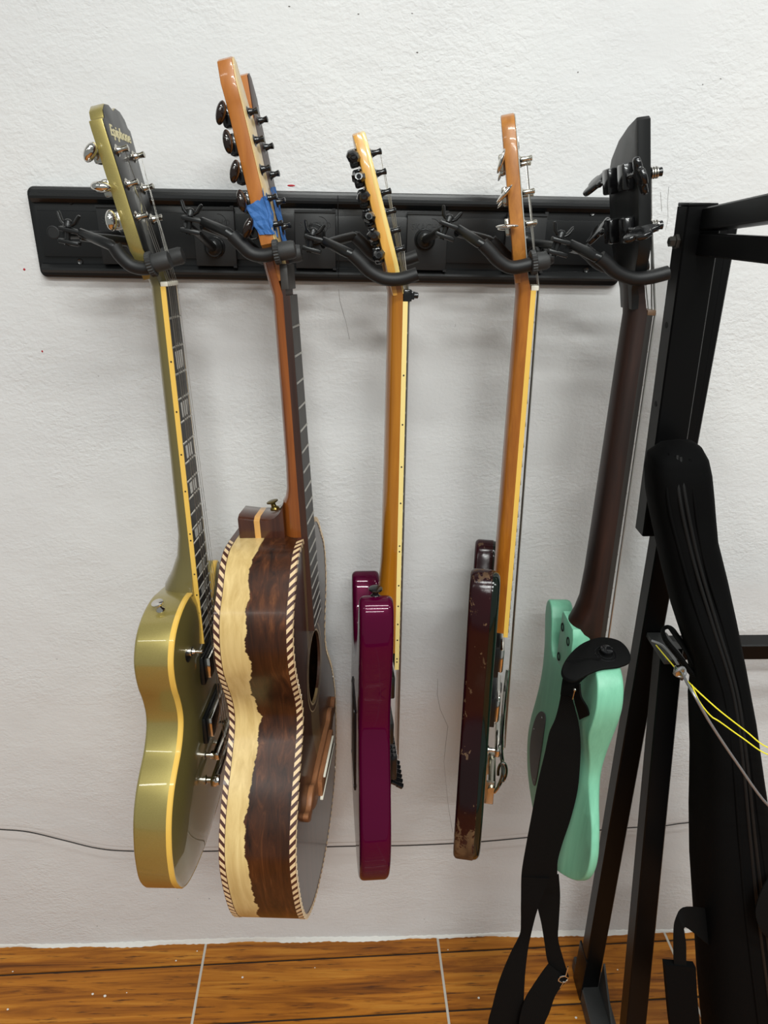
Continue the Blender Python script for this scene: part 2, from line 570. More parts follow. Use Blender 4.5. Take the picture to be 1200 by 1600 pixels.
def resample(poly, step):
    out = [poly[0]]
    acc = 0.0
    P = poly + [poly[0]]
    for a, b2 in zip(P, P[1:]):
        d = (b2 - a).length
        while acc + d >= step and d > 1e-9:
            t = (step - acc) / d
            a = a.lerp(b2, t)
            out.append(a)
            d = (b2 - a).length
            acc = 0.0
        acc += d
    if (out[-1] - out[0]).length < step * 0.6:
        out.pop()
    return out


def ccw(poly):
    ar = sum(poly[i].x * poly[(i + 1) % len(poly)].y - poly[(i + 1) % len(poly)].x * poly[i].y for i in range(len(poly)))
    return poly if ar > 0 else poly[::-1]


def inset(poly, d):
    """offset a ccw 2d polygon inwards"""
    n = len(poly)
    out = []
    for i in range(n):
        a, b2, c = poly[i - 1], poly[i], poly[(i + 1) % n]
        t1, t2 = (b2 - a).normalized(), (c - b2).normalized()
        n1, n2 = Vector((-t1.y, t1.x)), Vector((-t2.y, t2.x))
        nn = n1 + n2
        if nn.length < 1e-6:
            nn = n1
        nn.normalize()
        k = max(0.45, nn.dot(n1))
        out.append(b2 + nn * (d / k))
    return out


def dist_poly(p, poly):
    best = 9
    for i in range(len(poly)):
        a, b2 = poly[i - 1], poly[i]
        ab = b2 - a
        t = max(0, min(1, (p - a).dot(ab) / max(ab.length_squared, 1e-12)))
        best = min(best, (p - (a + ab * t)).length)
    return best


def cap_mesh(mb, poly, base, fx, grid, flip):
    """fill polygon (vertices base..base+n already in mb) with a grid; fx(y,z)->x"""
    n = len(poly)
    ys, zs = [p.x for p in poly], [p.y for p in poly]
    inner = []
    y = min(ys) + grid / 2
    while y < max(ys):
        z = min(zs) + grid / 2
        while z < max(zs):
            q = Vector((y, z))
            # point in polygon
            ins = False
            for i in range(n):
                a, b2 = poly[i - 1], poly[i]
                if (a.y > q.y) != (b2.y > q.y) and q.x < (b2.x - a.x) * (q.y - a.y) / (b2.y - a.y) + a.x:
                    ins = not ins
            if ins and dist_poly(q, poly) > grid * 0.45:
                inner.append(q)
            z += grid
        y += grid
    vin = list(poly) + inner
    edges = [(i, (i + 1) % n) for i in range(n)]
    v2, e2, f2, ov, oe, of = delaunay_2d_cdt([Vector(p) for p in vin], edges, [], 1, 1e-7)
    idx = []
    for j, p in enumerate(v2):
        src = ov[j][0] if ov[j] else None
        if src is not None and src < n:
            idx.append(base + src)
        else:
            mb.v.append((fx(p.x, p.y), p.x, p.y))
            idx.append(len(mb.v) - 1)
    for q in f2:
        t = [idx[i] for i in q]
        mb.f.append(tuple(t[::-1]) if flip else tuple(t))


def body(outline, xb, xf, rb, rf, slope=0.0, arch=0.0, back_fn=None, front_fn=None, grid=0.022, seg=4, caps=(True, True), mb=None):
    """solid body: 2d outline (y,z) swept along x from back to face with rounded rims"""
    poly = ccw([Vector((p[0], p[1])) for p in outline])
    mb = mb or MB()
    bf = back_fn or (lambda y, z: 0.0)
    ff = front_fn or (lambda y, z: 0.0)
    prof = []
    for k in range(seg + 1):
        a = math.pi / 2 * k / seg
        prof.append((rb * (1 - math.sin(a)), xb + rb * (1 - math.cos(a)), 'b'))
    for k in range(seg + 1):
        a = math.pi / 2 * k / seg
        prof.append((rf * (1 - math.cos(a)), xf - rf * (1 - math.sin(a)), 'f'))
    n = len(poly)
    bases = []
    for ins, x, w in prof:
        pl = inset(poly, ins)
        bases.append(len(mb.v))
        for p in pl:
            e = bf(p.x, p.y) if w == 'b' else ff(p.x, p.y)
            mb.v.append((x + slope * p.y + e, p.x, p.y))
    for i in range(len(prof) - 1):
        for k in range(n):
            a, b2 = bases[i] + k, bases[i] + (k + 1) % n
            c, d = bases[i + 1] + (k + 1) % n, bases[i + 1] + k
            mb.f.append((a, b2, c, d))
    if caps[0]:
        cap_mesh(mb, inset(poly, rb), bases[0], lambda y, z: xb + slope * z + bf(y, z), grid, True)
    if caps[1]:
        pf = inset(poly, rf)
        cap_mesh(mb, pf, bases[-1], lambda y, z: xf + slope * z + ff(y, z) + (arch * (1 - math.exp(-dist_poly(Vector((y, z)), pf) / 0.022)) if arch else 0), grid, False)
    return mb


def section(z, hw, depth, xtop, xo=0.0, n=14, e=0.75, rise=0.0):
    """D-shaped neck section; flat at xtop"""
    pts = []
    for k in range(n + 1):
        t = math.pi * k / n
        pts.append(Vector((xtop + xo - depth * math.sin(t) ** e, -hw * math.cos(t), z + rise * math.sin(t))))
    return pts


def neck(secs, e=0.75):
    mb = MB()
    mb.loft([section(z, hw, d, xt, xo, e=e) for z, hw, d, xt, xo in secs])
    return mb


def plate(outline, th, x0, alpha, r=0.002, th_back=None, mb=None):
    """flat slab in the headstock frame; outline (y, s); face at x=0, tilt alpha back"""
    mb2 = body(outline, -th, 0.0, r, r, grid=0.02, seg=2)
    H = head_mtx(x0, alpha)
    out = mb or MB()
    return out.add([H @ Vector(p) for p in mb2.v], mb2.f)


def head_mtx(x0, alpha):
    ca, sa = math.cos(alpha), math.sin(alpha)
    # local (x,y,s) -> (x0 + x ca - s sa, y, x sa + s ca)
    return Matrix(((ca, 0, -sa, x0), (0, 1, 0, 0), (sa, 0, ca, 0), (0, 0, 0, 1)))


def guitar_root(name, Rm, t, label, cat='guitar'):
    Mx = Matrix(Rm).to_4x4()
    Mx.translation = CAM + Vector(t)
    return empty(name, Mx, label, cat, 'guitars hanging on the rail')


def fretz(n, s):
    return -s * (1 - 2 ** (-n / 12))


FRET = None


def add_frets(root, s, nf, hw, mat='fret'):
    global FRET
    if FRET is None:
        mb = MB()
        mb.loft([[Vector((0.0, y, 0.0013)), Vector((0.0010, y, 0.0006)), Vector((0.0010, y, -0.0006)), Vector((0.0, y, -0.0013))] for y in (-0.5, 0.5)])
        FRET = mb.mesh('fret', 0)
        FRET.materials.append(MAT[mat])
    for i in range(1, nf + 1):
        z = fretz(i, s)
        o = bpy.data.objects.new('fret', FRET)
        col.objects.link(o)
        o.parent = root
        o.location = (0.0, 0, z)
        o.scale = (1, 2 * hw(z) - 0.0006, 1)


def fretboard(root, s, zend, hw, th, mat, bind=None, bw=0.0016, bth=None, top=0.0):
    mb = MB()
    w = bw if bind else 0.0
    k = 8
    rings = []
    for i in range(k + 1):
        z = top + (zend - top) * i / k
        h = hw(z) - w
        rings.append([Vector((-th, -h, z)), Vector((0, -h, z)), Vector((0, h, z)), Vector((-th, h, z))])
    mb.loft(rings)
    fb = mb.build('fretboard', mat, root, 0)
    if bind:
        mb = MB()
        for sgn in (-1, 1):
            rings = []
            for i in range(k + 1):
                z = top + (zend - top) * i / k
                h = hw(z)
                a, c = sgn * (h - w), sgn * h
                rings.append([Vector((-(bth or th), a, z)), Vector((-0.0001, a, z)), Vector((-0.0001, c, z)), Vector((-(bth or th), c, z))])
            mb.loft(rings)
        mb.build('fretboard_binding', bind, root, 0)
    return fb


DOT = None


def side_dots(root, s, hw, xs, frets, r=0.0011):
    global DOT
    if DOT is None:
        mb = MB()
        mb.lathe((0, 0.0006, 0), (0, -1, 0), [(r, 0), (r, 0.0009)], 10)
        DOT = mb.mesh('side_dot', 0)
        DOT.materials.append(MAT['dot'])
    for n, dz in frets:
        z = (fretz(n, s) + fretz(n - 1, s)) / 2 + dz
        o = bpy.data.objects.new('side_dot', DOT)
        col.objects.link(o)
        o.parent = root
        o.location = (xs, -hw(z), z)


def text_mesh(txt, size, mtx, depth=0.0003, shear=0.0, bold=0.0):
    c = bpy.data.curves.new('txt', 'FONT')
    c.body = txt
    c.size = size
    c.align_x = 'CENTER'
    c.extrude = depth
    c.shear = shear
    c.offset = bold
    c.resolution_u = 3
    o = bpy.data.objects.new('txt', c)
    col.objects.link(o)
    bpy.context.view_layer.update()
    dg = bpy.context.evaluated_depsgraph_get()
    me = bpy.data.meshes.new_from_object(o.evaluated_get(dg))
    bpy.data.objects.remove(o)
    bpy.data.curves.remove(c)
    mb = MB()
    mb.add([mtx @ p.co for p in me.vertices], [tuple(p.vertices) for p in me.polygons])
    bpy.data.meshes.remove(me)
    return mb


def tuner(root, H, y, s, side, th, mats, button, post_h=0.020, post_r=0.0030, housing=(0.009, 0.010, 0.008), reach=0.020, name='tuning_machine'):
    """machine head in the headstock frame: post on the face, gear box behind, button to the side"""
    metal, bmat = mats
    mb = MB()
    t = MB()
    t.lathe((-0.001, y, s), (1, 0, 0), [(post_r * 1.9, 0), (post_r * 1.9, 0.0022), (post_r * 1.25, 0.0035), (post_r, 0.006), (post_r * 0.8, post_h * 0.62), (post_r, post_h * 0.86), (post_r * 1.05, post_h * 0.95), (post_r * 0.5, post_h)], 12)
    hx, hy, hz = housing
    t.box((-th - hx, y - hy * 0.8, s - hz), (-th + 0.0004, y + hy * 0.8, s + hz), bev=0.0025)
    t.lathe((-th - hx * 0.55, y + side * hy * 0.7, s), (0, side, 0), [(0.0026, 0), (0.0026, reach * 0.5), (0.0018, reach * 0.6), (0.0018, reach)], 10)
    mb.add([H @ Vector(p) for p in t.v], t.f)
    o = mb.build(name, metal, root, 40)
    bx, by, bz = -th - hx * 0.55, y + side * (hy * 0.7 + reach), s
    t = MB()
    if button[0] == 'ell':
        _, rx, ry, rz, rot = button
        mt = Matrix.Rotation(rot[0], 3, 'X') @ Matrix.Rotation(rot[1], 3, 'Y') @ Matrix.Rotation(rot[2], 3, 'Z')
        t.ell((bx, by, bz), rx, ry, rz, mt, 16, 10)
    elif button[0] == 'oct':
        _, rx, ry, rz, rot = button
        mt = Matrix.Rotation(rot[0], 3, 'X') @ Matrix.Rotation(rot[1], 3, 'Y') @ Matrix.Rotation(rot[2], 3, 'Z')
        q = MB()
        prof = []
        q.loft([[Vector((rx * k * math.cos(a), ry * yy, rz * k * math.sin(a))) for a in [2 * math.pi * i / 8 + 0.3927 for i in range(8)]] for yy, k in ((-1, 0.55), (-0.2, 1.0), (0.5, 1.0), (1, 0.72))])
        t.add([mt @ Vector(p) + Vector((bx, by, bz)) for p in q.v], q.f)
        t.lathe((bx, by + side * ry * 0.95, bz), (0, side, 0), [(rx * 0.34, 0), (rx * 0.34, 0.0008)], 10)
    elif button[0] == 'clover':
        _, k, rot = button
        mt = Matrix.Rotation(rot[0], 3, 'X') @ Matrix.Rotation(rot[1], 3, 'Y') @ Matrix.Rotation(rot[2], 3, 'Z')
        hk = [(-0.002, 0.0028), (0.002, 0.0042), (0.005, 0.0110), (0.0095, 0.0172), (0.0150, 0.0178), (0.0178, 0.0135), (0.0182, 0.0088), (0.0222, 0.0070), (0.0248, 0.0)]
        q = body([(side * p.x, p.y) for p in spline(hk + [(a, -c_) for a, c_ in hk[-2::-1]], 4)], -0.0030, 0.0030, 0.0022, 0.0022, grid=0.02, seg=3)
        t.add([mt @ (Vector(p) * k) + Vector((bx, by, bz)) for p in q.v], q.f)
    m2 = MB()
    m2.add([H @ Vector(p) for p in t.v], t.f)
    m2.build('tuner_button', bmat, o, 75 if button[0] != 'oct' else 35)
    return o


def strings(root, ys_nut, ys_br, zb, xb, posts, H, wound=3, x_nut=0.0022, rad=None, post_x=0.009, name='string', mats=('string_wound', 'string')):
    n = len(ys_nut)
    for i in range(n):
        p = [H @ Vector((post_x, posts[i][0], posts[i][1])), Vector((x_nut, ys_nut[i], 0.002)), Vector((xb, ys_br[i], zb))]
        r = (rad or [0.00062, 0.00055, 0.00048, 0.0004, 0.00035, 0.0003])[i]
        mb = MB().tube(p, r, 6)
        mb.build(name, mats[0] if i < wound else mats[1], root)


def strap_pin(root, p, axis, mat, r=0.0065, h=0.013):
    mb = MB().lathe(p, axis, [(r * 0.8, -0.001), (r * 0.75, 0.001), (r * 0.42, h * 0.3), (r * 0.42, h * 0.6), (r, h * 0.8), (r, h * 0.93), (r * 0.7, h)], 16)
    return mb.build('strap_button', mat, root, 45)


def ribbon(rows, th, n_edge=1):
    """rows: (left point, right point); a thin solid band"""
    mb = MB()
    L = spline([r_[0] for r_ in rows], 5, False)
    Rr = spline([r_[1] for r_ in rows], 5, False)
    rings = []
    for i, (a, b2) in enumerate(zip(L, Rr)):
        i0, i1 = max(i - 1, 0), min(i + 1, len(L) - 1)
        t = ((L[i1] + Rr[i1]) - (L[i0] + Rr[i0])).normalized()
        w = (b2 - a)
        nrm = w.cross(t)
        nrm = nrm.normalized() * (th / 2) if nrm.length > 1e-9 else Vector((0, th / 2, 0))
        rings.append([a + nrm, b2 + nrm, b2 - nrm, a - nrm])
    mb.loft(rings)
    return mb


def beam(mb, p0, p1, w, h, up=(0, 0, 1), ch=0.0018):
    """square tube with chamfered edges; w across, h along 'up'"""
    p0, p1 = Vector(p0), Vector(p1)
    t = (p1 - p0).normalized()
    u = Vector(up)
    u = (u - t * u.dot(t)).normalized()
    s = t.cross(u)
    a, b2 = w / 2, h / 2
    pr = [(-a + ch, -b2), (a - ch, -b2), (a, -b2 + ch), (a, b2 - ch), (a - ch, b2), (-a + ch, b2), (-a, b2 - ch), (-a, -b2 + ch)]
    mb.loft([[p + s * x + u * y for x, y in pr] for p in (p0, p1)])
    return mb


# ================================================================== the setting
wall = MB().box((-2.4, 0.0, -0.02), (2.6, 0.12, 2.9)).build('wall_back', 'plaster', None, 0)
struct(wall, 'rough white plaster wall')
floor = MB().box((-2.4, -2.6, -0.03), (2.6, 0.0, -0.0025)).build('floor', 'grout_dark', None, 0)
struct(floor, 'floor of brown wood-look tiles')

# floor tiles: rows run almost parallel to the wall
TA = R(1.65)
TX, TY = Vector((math.cos(TA), math.sin(TA), 0)), Vector((-math.sin(TA), math.cos(TA), 0))
TW, TD = 0.494, 0.1178
org = Vector((0.1613, -0.0350, 0))          # corner: joint 2, first dark row joint


def clip_wall(poly):
    out = []
    for i in range(len(poly)):
        a, b2 = poly[i - 1], poly[i]
        ina, inb = a.y <= -0.0005, b2.y <= -0.0005
        if ina != inb:
            t = (-0.0005 - a.y) / (b2.y - a.y)
            out.append(a.lerp(b2, t))
        if inb:
            out.append(b2)
    return out


for i in range(-4, 4):
    for j in range(-1, 19):
        x0, x1 = i * TW + 0.0022, (i + 1) * TW - 0.0022
        y0, y1 = -(j + 1) * TD + 0.0021, -j * TD - 0.0021
        poly = clip_wall([org + TX * x + TY * y for x, y in ((x0, y0), (x1, y0), (x1, y1), (x0, y1))])
        if len(poly) < 3:
            continue
        c = sum(poly, Vector()) / len(poly)
        n = len(poly)
        mb = MB()
        e = [p + (c - p).normalized() * 0.0012 for p in poly]
        vs = [p - c + Vector((0, 0, -0.0025)) for p in poly] + [p - c + Vector((0, 0, -0.0006)) for p in poly] + [p - c for p in e]
        fs = [tuple(range(2 * n, 3 * n))]
        for k in range(n):
            q = (k + 1) % n
            fs += [(k, q, q + n, k + n), (k + n, q + n, q + 2 * n, k + 2 * n)]
        mb.add(vs, fs)
        o = mb.build('floor_tile', 'tile', floor, 0)
        o.location = c
for i in range(-3, 5):
    mb = MB()
    pts = clip_wall([org + TX * (i * TW + sx_) + TY * y for sx_, y in ((-0.0024, -19 * TD), (0.0024, -19 * TD), (0.0024, TD), (-0.0024, TD))])
    n = len(pts)
    mb.add([p + Vector((0, 0, -0.0025)) for p in pts] + [p + Vector((0, 0, -0.0004)) for p in pts], [tuple(range(n, 2 * n))] + [(k, (k + 1) % n, (k + 1) % n + n, k + n) for k in range(n)])
    mb.build('grout_line', 'grout_white', floor, 0)

# ragged edge of wall paint on the tiles
mb = MB()
xs = [-2.4 + 0.006 * i for i in range(834)]
rings = []
ph = [random.random() * 6 for _ in range(6)]
for x in xs:
    w = 0.004 + 0.0022 * (math.sin(x * 13 + ph[0]) + math.sin(x * 37 + ph[1]) * 0.6) + random.random() * 0.0022
    w = max(0.0015, w)
    hgt = 0.006 + 0.003 * math.sin(x * 9 + ph[2]) + random.random() * 0.003
    rings.append([Vector((x, 0.001, 0)), Vector((x, -w, 0.0)), Vector((x, -w * 0.8, 0.0014)), Vector((x, -0.0022, hgt * 0.6)), Vector((x, -0.0003, hgt)), Vector((x, 0.001, hgt))])
mb.loft(rings)
mb.build('paint_edge', 'paint_edge', wall, 60)


def ribbon_on_wall(px, w, name, mat):
    pts = [at(x, y, 0.0) for x, y in px]
    mb = MB()
    rings = []
    for i, p in enumerate(pts):
        t = (pts[min(i + 1, len(pts) - 1)] - pts[max(i - 1, 0)]).normalized()
        s = Vector((-t.z, 0, t.x)) * (w * (0.5 + random.random()) / 2)
        rings.append([p + s, p - s, p - s + Vector((0, -0.0003, 0)), p + s + Vector((0, -0.0003, 0))])
    mb.loft(rings)
    return mb.build(name, mat, wall, 0)


ck = [(684, 1060), (683, 1085), (687, 1108), (699, 1135), (697, 1165), (693, 1190), (696, 1222), (700, 1262), (707, 1300)]
ribbon_on_wall([(x + random.uniform(-1, 1), y) for x, y in ck], 0.0006, 'crack', 'crack')
ribbon_on_wall([(529, 452), (531, 470), (536, 488), (541, 505), (546, 530)], 0.0006, 'crack', 'crack')
ribbon_on_wall([(1045, 292), (1043, 315), (1044, 340), (1040, 360)], 0.0005, 'crack', 'crack')
ribbon_on_wall([(1032, 300), (1034, 330)], 0.0005, 'crack', 'crack')
for (x, y, a, b2) in ((455, 290, 0.0052, 0.0013), (38, 421, 0.0016, 0.0016), (66, 549, 0.0012, 0.0016)):
    p = at(x, y, 0)
    MB().ell(p, a, 0.0006, b2, None, 10, 6).build('paint_fleck', 'red_paint', wall)
for (x, y) in ((163, 1437), (152, 1447), (278, 1404), (327, 1404), (490, 1428), (663, 1436), (665, 1441), (452, 10), (560, 22), (644, 21), (903, 113), (1126, 123), (652, 82), (1098, 132)):
    p = at(x, y, 0)
    MB().ell(p, random.uniform(0.0007, 0.0018), 0.0005, random.uniform(0.0004, 0.0009), None, 8, 5).build('plaster_chip', 'mark', wall)
# crumbs of plaster on the tiles
for i, (x, y, s) in enumerate(((20, 1518, 1), (145, 1553, 1.6), (164, 1556, 2.0), (275, 1501, 1.2), (379, 1527, 1.5), (12, 1577, 1.4), (748, 1559, 1.6), (308, 1486, 1.0), (492, 1512, 0.8), (198, 1551, 0.8), (700, 1484, 0.8), (965, 1515, 1.0), (900, 1590, 1.6))):
    d = FW + RT * ((x - 600) / FPX) + UP * ((800 - y) / FPX)
    p = CAM + d * (-(CAM.z - 0.0008) / d.z)
    mb = MB().ell((0, 0, 0), 0.0016 * s, 0.0013 * s, 0.0009 * s, None, 7, 5)
    mb.v = [(a * random.uniform(.8, 1.2), b2 * random.uniform(.8, 1.2), c) for a, b2, c in mb.v]
    o = mb.build('plaster_crumb', 'crumb', None, 0)
    o.location = p
    where = ['by the left frame edge near the wall', 'left one of the pair on the left tile', 'larger one of the pair on the left tile', 'near the wall between two left guitars', 'below the two-tone acoustic guitar', 'low at the left frame edge', 'on the tile right of the middle grout line', 'just left of the first white grout line', 'below the magenta guitar', 'faint one beside the pair on the left tile', 'at the top of the middle grout line', 'between stand foot and bag strap', 'beside the strap near the bottom'][i]
    tag(o, 'tiny white plaster crumb ' + where, 'crumb', 'plaster crumbs on the floor')

# thin cable sagging along the wall
cab = [(-60, 1292), (0, 1296), (45, 1300), (100, 1313), (155, 1326), (210, 1330), (330, 1330), (450, 1325), (560, 1322), (640, 1321), (740, 1316), (830, 1308), (960, 1295), (1030, 1291), (1060, 1287), (1090, 1283), (1200, 1263), (1300, 1250)]
mb = MB().tube(spline([at(x, y, -0.026 if 0 < i < 17 else -0.006) for i, (x, y) in enumerate(cab)], 5, False), 0.0011, 8)
tag(mb.build('cable', 'cable', None), 'thin dark cable sagging along the wall behind the guitars', 'cable')

# ================================================================== hanger rail on the wall
PT = R(-0.49)
PM = Matrix.Translation((-0.0362, 0, 1.4039)) @ Matrix.Rotation(-PT, 4, 'Y')
rail = empty('hanger_rail', PM, 'long black plastic hanger rail screwed to the white wall', 'rail')
HW, HH = 0.3918, 0.0560


def rrect(w, h, r, n=6):
    out = []
    for cx, cz, a0 in ((w - r, h - r, 0), (-w + r, h - r, 90), (-w + r, -h + r, 180), (w - r, -h + r, 270)):
        for k in range(n + 1):
            a = R(a0 + 90 * k / n)
            out.append(Vector((cx + r * math.cos(a), cz + r * math.sin(a))))
    return out


def slab_y(poly, y0, y1, bev):
    """slab in the wall plane (x,z), y0 at the wall, y1 front (more negative)"""
    mb = MB()
    p = ccw(poly)
    n = len(p)
    rings = [[Vector((q.x, y0, q.y)) for q in p], [Vector((q.x, y1 + bev, q.y)) for q in p],
             [Vector((q.x, y1 + bev * 0.3, q.y)) for q in inset(p, bev * 0.3)], [Vector((q.x, y1, q.y)) for q in inset(p, bev)]]
    mb.loft(rings)
    return mb


slab_y(rrect(HW, HH, 0.010), 0.0, -0.011, 0.004).build('backing_board', 'black_plastic', rail)
for name, zc, hh in (('upper_rail', 0.0435, 0.0085), ('lower_rail', -0.0440, 0.0080)):
    mb = MB()
    pr = [(-0.006, -hh), (-0.015, -hh * 0.75), (-0.0195, -hh * 0.2), (-0.020, hh * 0.15), (-0.017, hh * 0.55), (-0.0125, hh * 0.6), (-0.012, hh), (-0.006, hh)]
    mb.loft([[Vector((x, y, zc + z * (1 if zc > 0 else -1))) for y, z in pr] for x in (-HW + 0.007, HW - 0.007)])
    mb.build(name, 'black_plastic', rail, 30)
slab_y([Vector(p) for p in ((-HW + 0.012, 0.0275), (HW - 0.012, 0.0275), (HW - 0.012, -0.0285), (-HW + 0.012, -0.0285))], -0.005, -0.0165, 0.0012).build('centre_board', 'black_plastic', rail)


def rail_local(px, Y):
    return PM.inverted() @ at(px[0], px[1], Y)


for px in ((110, 315), (125, 409), (926, 333), (916, 422)):
    p = rail_local(px, -0.012)
    MB().lathe((p.x, -0.009, p.z), (0, -1, 0), [(0.0042, 0), (0.0042, 0.002), (0.0030, 0.0036), (0.001, 0.0028)], 12).build('screw', 'screw', rail)
for px in ((83, 363), (557, 372)):
    p = rail_local(px, -0.0165)
    MB().lathe((p.x, -0.0160, p.z), (0, -1, 0), [(0.0082, 0), (0.0082, 0.0009), (0.0070, 0.0012), (0.0068, 0.0006), (0.002, 0.0006)], 24).build('round_plug', 'black_plate', rail)
p = rail_local((528, 305), -0.0165)
MB().box((p.x - 0.0004, -0.0203, -0.050), (p.x + 0.0004, -0.016, 0.052)).build('seam', 'hole', rail, 0)


def gear(mb, p, axis, r, h, teeth=26):
    a = Vector(axis).normalized()
    u = a.orthogonal().normalized()
    w = a.cross(u)
    n = teeth * 2
    rings = []
    for hh, k in ((0, 0.90), (h * 0.12, 1.0), (h * 0.88, 1.0), (h, 0.90)):
        ring = []
        for i in range(n):
            rr = r * k * (1.0 if i % 2 else 0.93)
            t = 2 * math.pi * i / n
            ring.append(Vector(p) + a * hh + (u * math.cos(t) + w * math.sin(t)) * rr)
        rings.append(ring)
    mb.loft(rings)


def hanger(label, plate_px, emboss, hinge_px, rod_px, pad_px, yc, shift, ring_px=None, cap_px=None, ball_px=None):
    o0 = PM @ Vector((rail_local(plate_px, -0.02).x, 0, rail_local(plate_px, -0.02).z))
    root = empty('guitar_hanger', Matrix.Translation(o0) @ Matrix.Rotation(-PT, 4, 'Y'), label, 'hanger', 'guitar hangers on the rail')
    W = root.matrix_world.inverted()
    L = lambda p: W @ Vector(p)
    pl = slab_y([Vector(p) for p in ((-0.0265, 0.034), (0.0265, 0.034), (0.0265, -0.037), (-0.0265, -0.037))], -0.016, -0.0225, 0.0010).build('mount_plate', 'black_plate', root)
    for lo_, hi_ in (((-0.0265, -0.0245, 0.0318), (0.0265, -0.0155, 0.0345)), ((0.0225, -0.0245, 0.0343), (0.0268, -0.020, 0.037)), ((0.0225, -0.0245, -0.0385), (0.0268, -0.020, -0.036))):
        MB().box(lo_, hi_).build('plate_lip', 'black_plate', pl, 0)
    if emboss:
        T = Matrix.Translation((0, -0.0225, 0.0135)) @ Matrix.Rotation(R(90), 4, 'X')
        text_mesh('SKACHO', 0.0105, T, 0.0005, 0, 0.0).build('embossed_lettering', 'emboss', pl, 0)
        mb = MB().tube([Vector((0.006 + 0.0105 * math.cos(R(a)), -0.0226, 0.0165 + 0.0105 * math.sin(R(a)))) for a in range(-50, 95, 12)], 0.0004, 4)
        mb.build('embossed_ring', 'emboss', pl, 0)
    hp = at(*hinge_px, yc)
    bp = L(at(*(ball_px or plate_px), -0.024))
    st = MB().ell((bp.x, -0.028, bp.z), 0.0125, 0.009, 0.0125)
    st.lathe((bp.x, -0.022, bp.z), (0, -1, 0), [(0.014, 0), (0.0135, 0.004), (0.009, 0.007)], 20)
    hl = L(hp)
    st.tube([Vector((bp.x, -0.033, bp.z)), Vector((bp.x, -0.033, bp.z)).lerp(hl, 0.55), hl], [0.0052, 0.0048, 0.0044], 12)
    st.build('stud', 'rod', root, 40)
    # clevis with bolt and wing nut
    d = (at(*rod_px, yc) - hp)
    d.y = 0
    d.normalize()
    upv = Vector((-d.z, 0, d.x))
    if upv.z < 0:
        upv = -upv
    cv = MB()
    B = Matrix((d, Vector((0, 1, 0)), upv)).transposed().to_4x4()
    B.translation = hp
    B = W @ B
    cv.box((-0.007, -0.0055, 0.0035), (0.026, 0.0055, 0.0085), B, 0.0014)
    cv.box((-0.007, -0.0055, -0.0095), (0.016, 0.0055, -0.0045), B, 0.0014)
    cv.build('clevis', 'rod', root, 40)
    wn = MB()
    wn.lathe(B @ Vector((0.002, 0, -0.011)), (B.to_3x3() @ Vector((0, 0, 1))), [(0.003, 0), (0.003, 0.0205), (0.0055, 0.0206), (0.0045, 0.0265), (0.002, 0.0285)], 12)
    for s in (-1, 1):
        q = [B @ Vector((0.002 + s * a, 0, z)) for a, z in ((0.003, 0.011), (0.0075, 0.0145), (0.0105, 0.0215), (0.0115, 0.0235))]
        wn.tube(q, [0.0036, 0.0036, 0.0034, 0.0022], 10, True, 0.6)
    wn.build('wing_nut', 'rod', root, 45)
    near = -0.5 * Vector(shift)
    path = [at(x, y, yc - shift[1] / 2) for x, y in pad_px]
    a0 = at(*rod_px, yc - shift[1] / 2)
    for k, off in ((0, Vector((0, 0, 0))), (1, Vector(shift))):
        pp = [L(p + off) for p in path]
        r0 = L(a0 + off)
        start = B @ Vector((0.016, 0, 0.006 if k == 0 else 0.002))
        mid = start.lerp(r0, 0.55)
        MB().tube([start, mid, r0, pp[0].lerp(pp[1], 0.3)], [0.0050, 0.0058, 0.0058, 0.005], 12).build('fork_arm', 'rod', root, 40)
        MB().tube(spline(pp, 6, False), 0.0077, 14).build('foam_pad', 'rubber', root, 45)
        if ring_px:
            rp = L(at(*ring_px, yc - shift[1] / 2) + off)
            cp = L(at(*cap_px, yc - shift[1] / 2) + off)
            ax = (cp - rp).normalized()
            g = MB()
            gear(g, rp - ax * 0.003, ax, 0.0135, 0.0065)
            g.build('knurled_ring', 'grey_rubber', root, 30)
            MB().lathe(rp, ax, [(0.0095, 0), (0.0100, 0.004), (0.0100, (cp - rp).length * 0.8), (0.0088, (cp - rp).length * 0.97), (0.006, (cp - rp).length)], 18).build('end_cap', 'grey_rubber', root, 40)
    return root


hanger('black guitar hanger with knurled end rings holding the gold guitar', (188, 366), True, (103, 367), (173, 383), [(178, 384), (189, 400), (206, 415), (228, 419), (246, 411)], -0.1513, (0.0, 0.066, 0.0), (236, 413), (266, 405))
hanger('black guitar hanger with knurled end rings holding the acoustic guitar', (336, 369), True, (293, 350), (356, 364), [(362, 367), (376, 381), (393, 396), (414, 399), (440, 392)], -0.1482, (0.002, 0.060, -0.008), (432, 394), (462, 389), (335, 386))
hanger('black guitar hanger with plain padded prongs holding the magenta guitar', (493, 373), True, (483, 379), (545, 396), [(549, 396), (562, 408), (578, 424), (600, 435), (625, 436), (652, 428)], -0.1271, (0.004, 0.064, 0.015), None, None, (492, 366))
hanger('black guitar hanger with knurled end rings holding the worn maroon guitar', (667, 376), True, (693, 358), (749, 380), [(754, 381), (766, 393), (780, 408), (801, 418), (836, 411)], -0.1438, (0.020, 0.062, 0.0), (833, 410), (858, 406), (664, 374))
hanger('black guitar hanger with plain padded prongs holding the mint bass', (820, 378), False, (868, 384), (932, 402), [(937, 402), (948, 411), (963, 425), (990, 435), (1016, 433), (1044, 426)], -0.1779, (0.0, 0.064, 0.004), None, None, (820, 378))

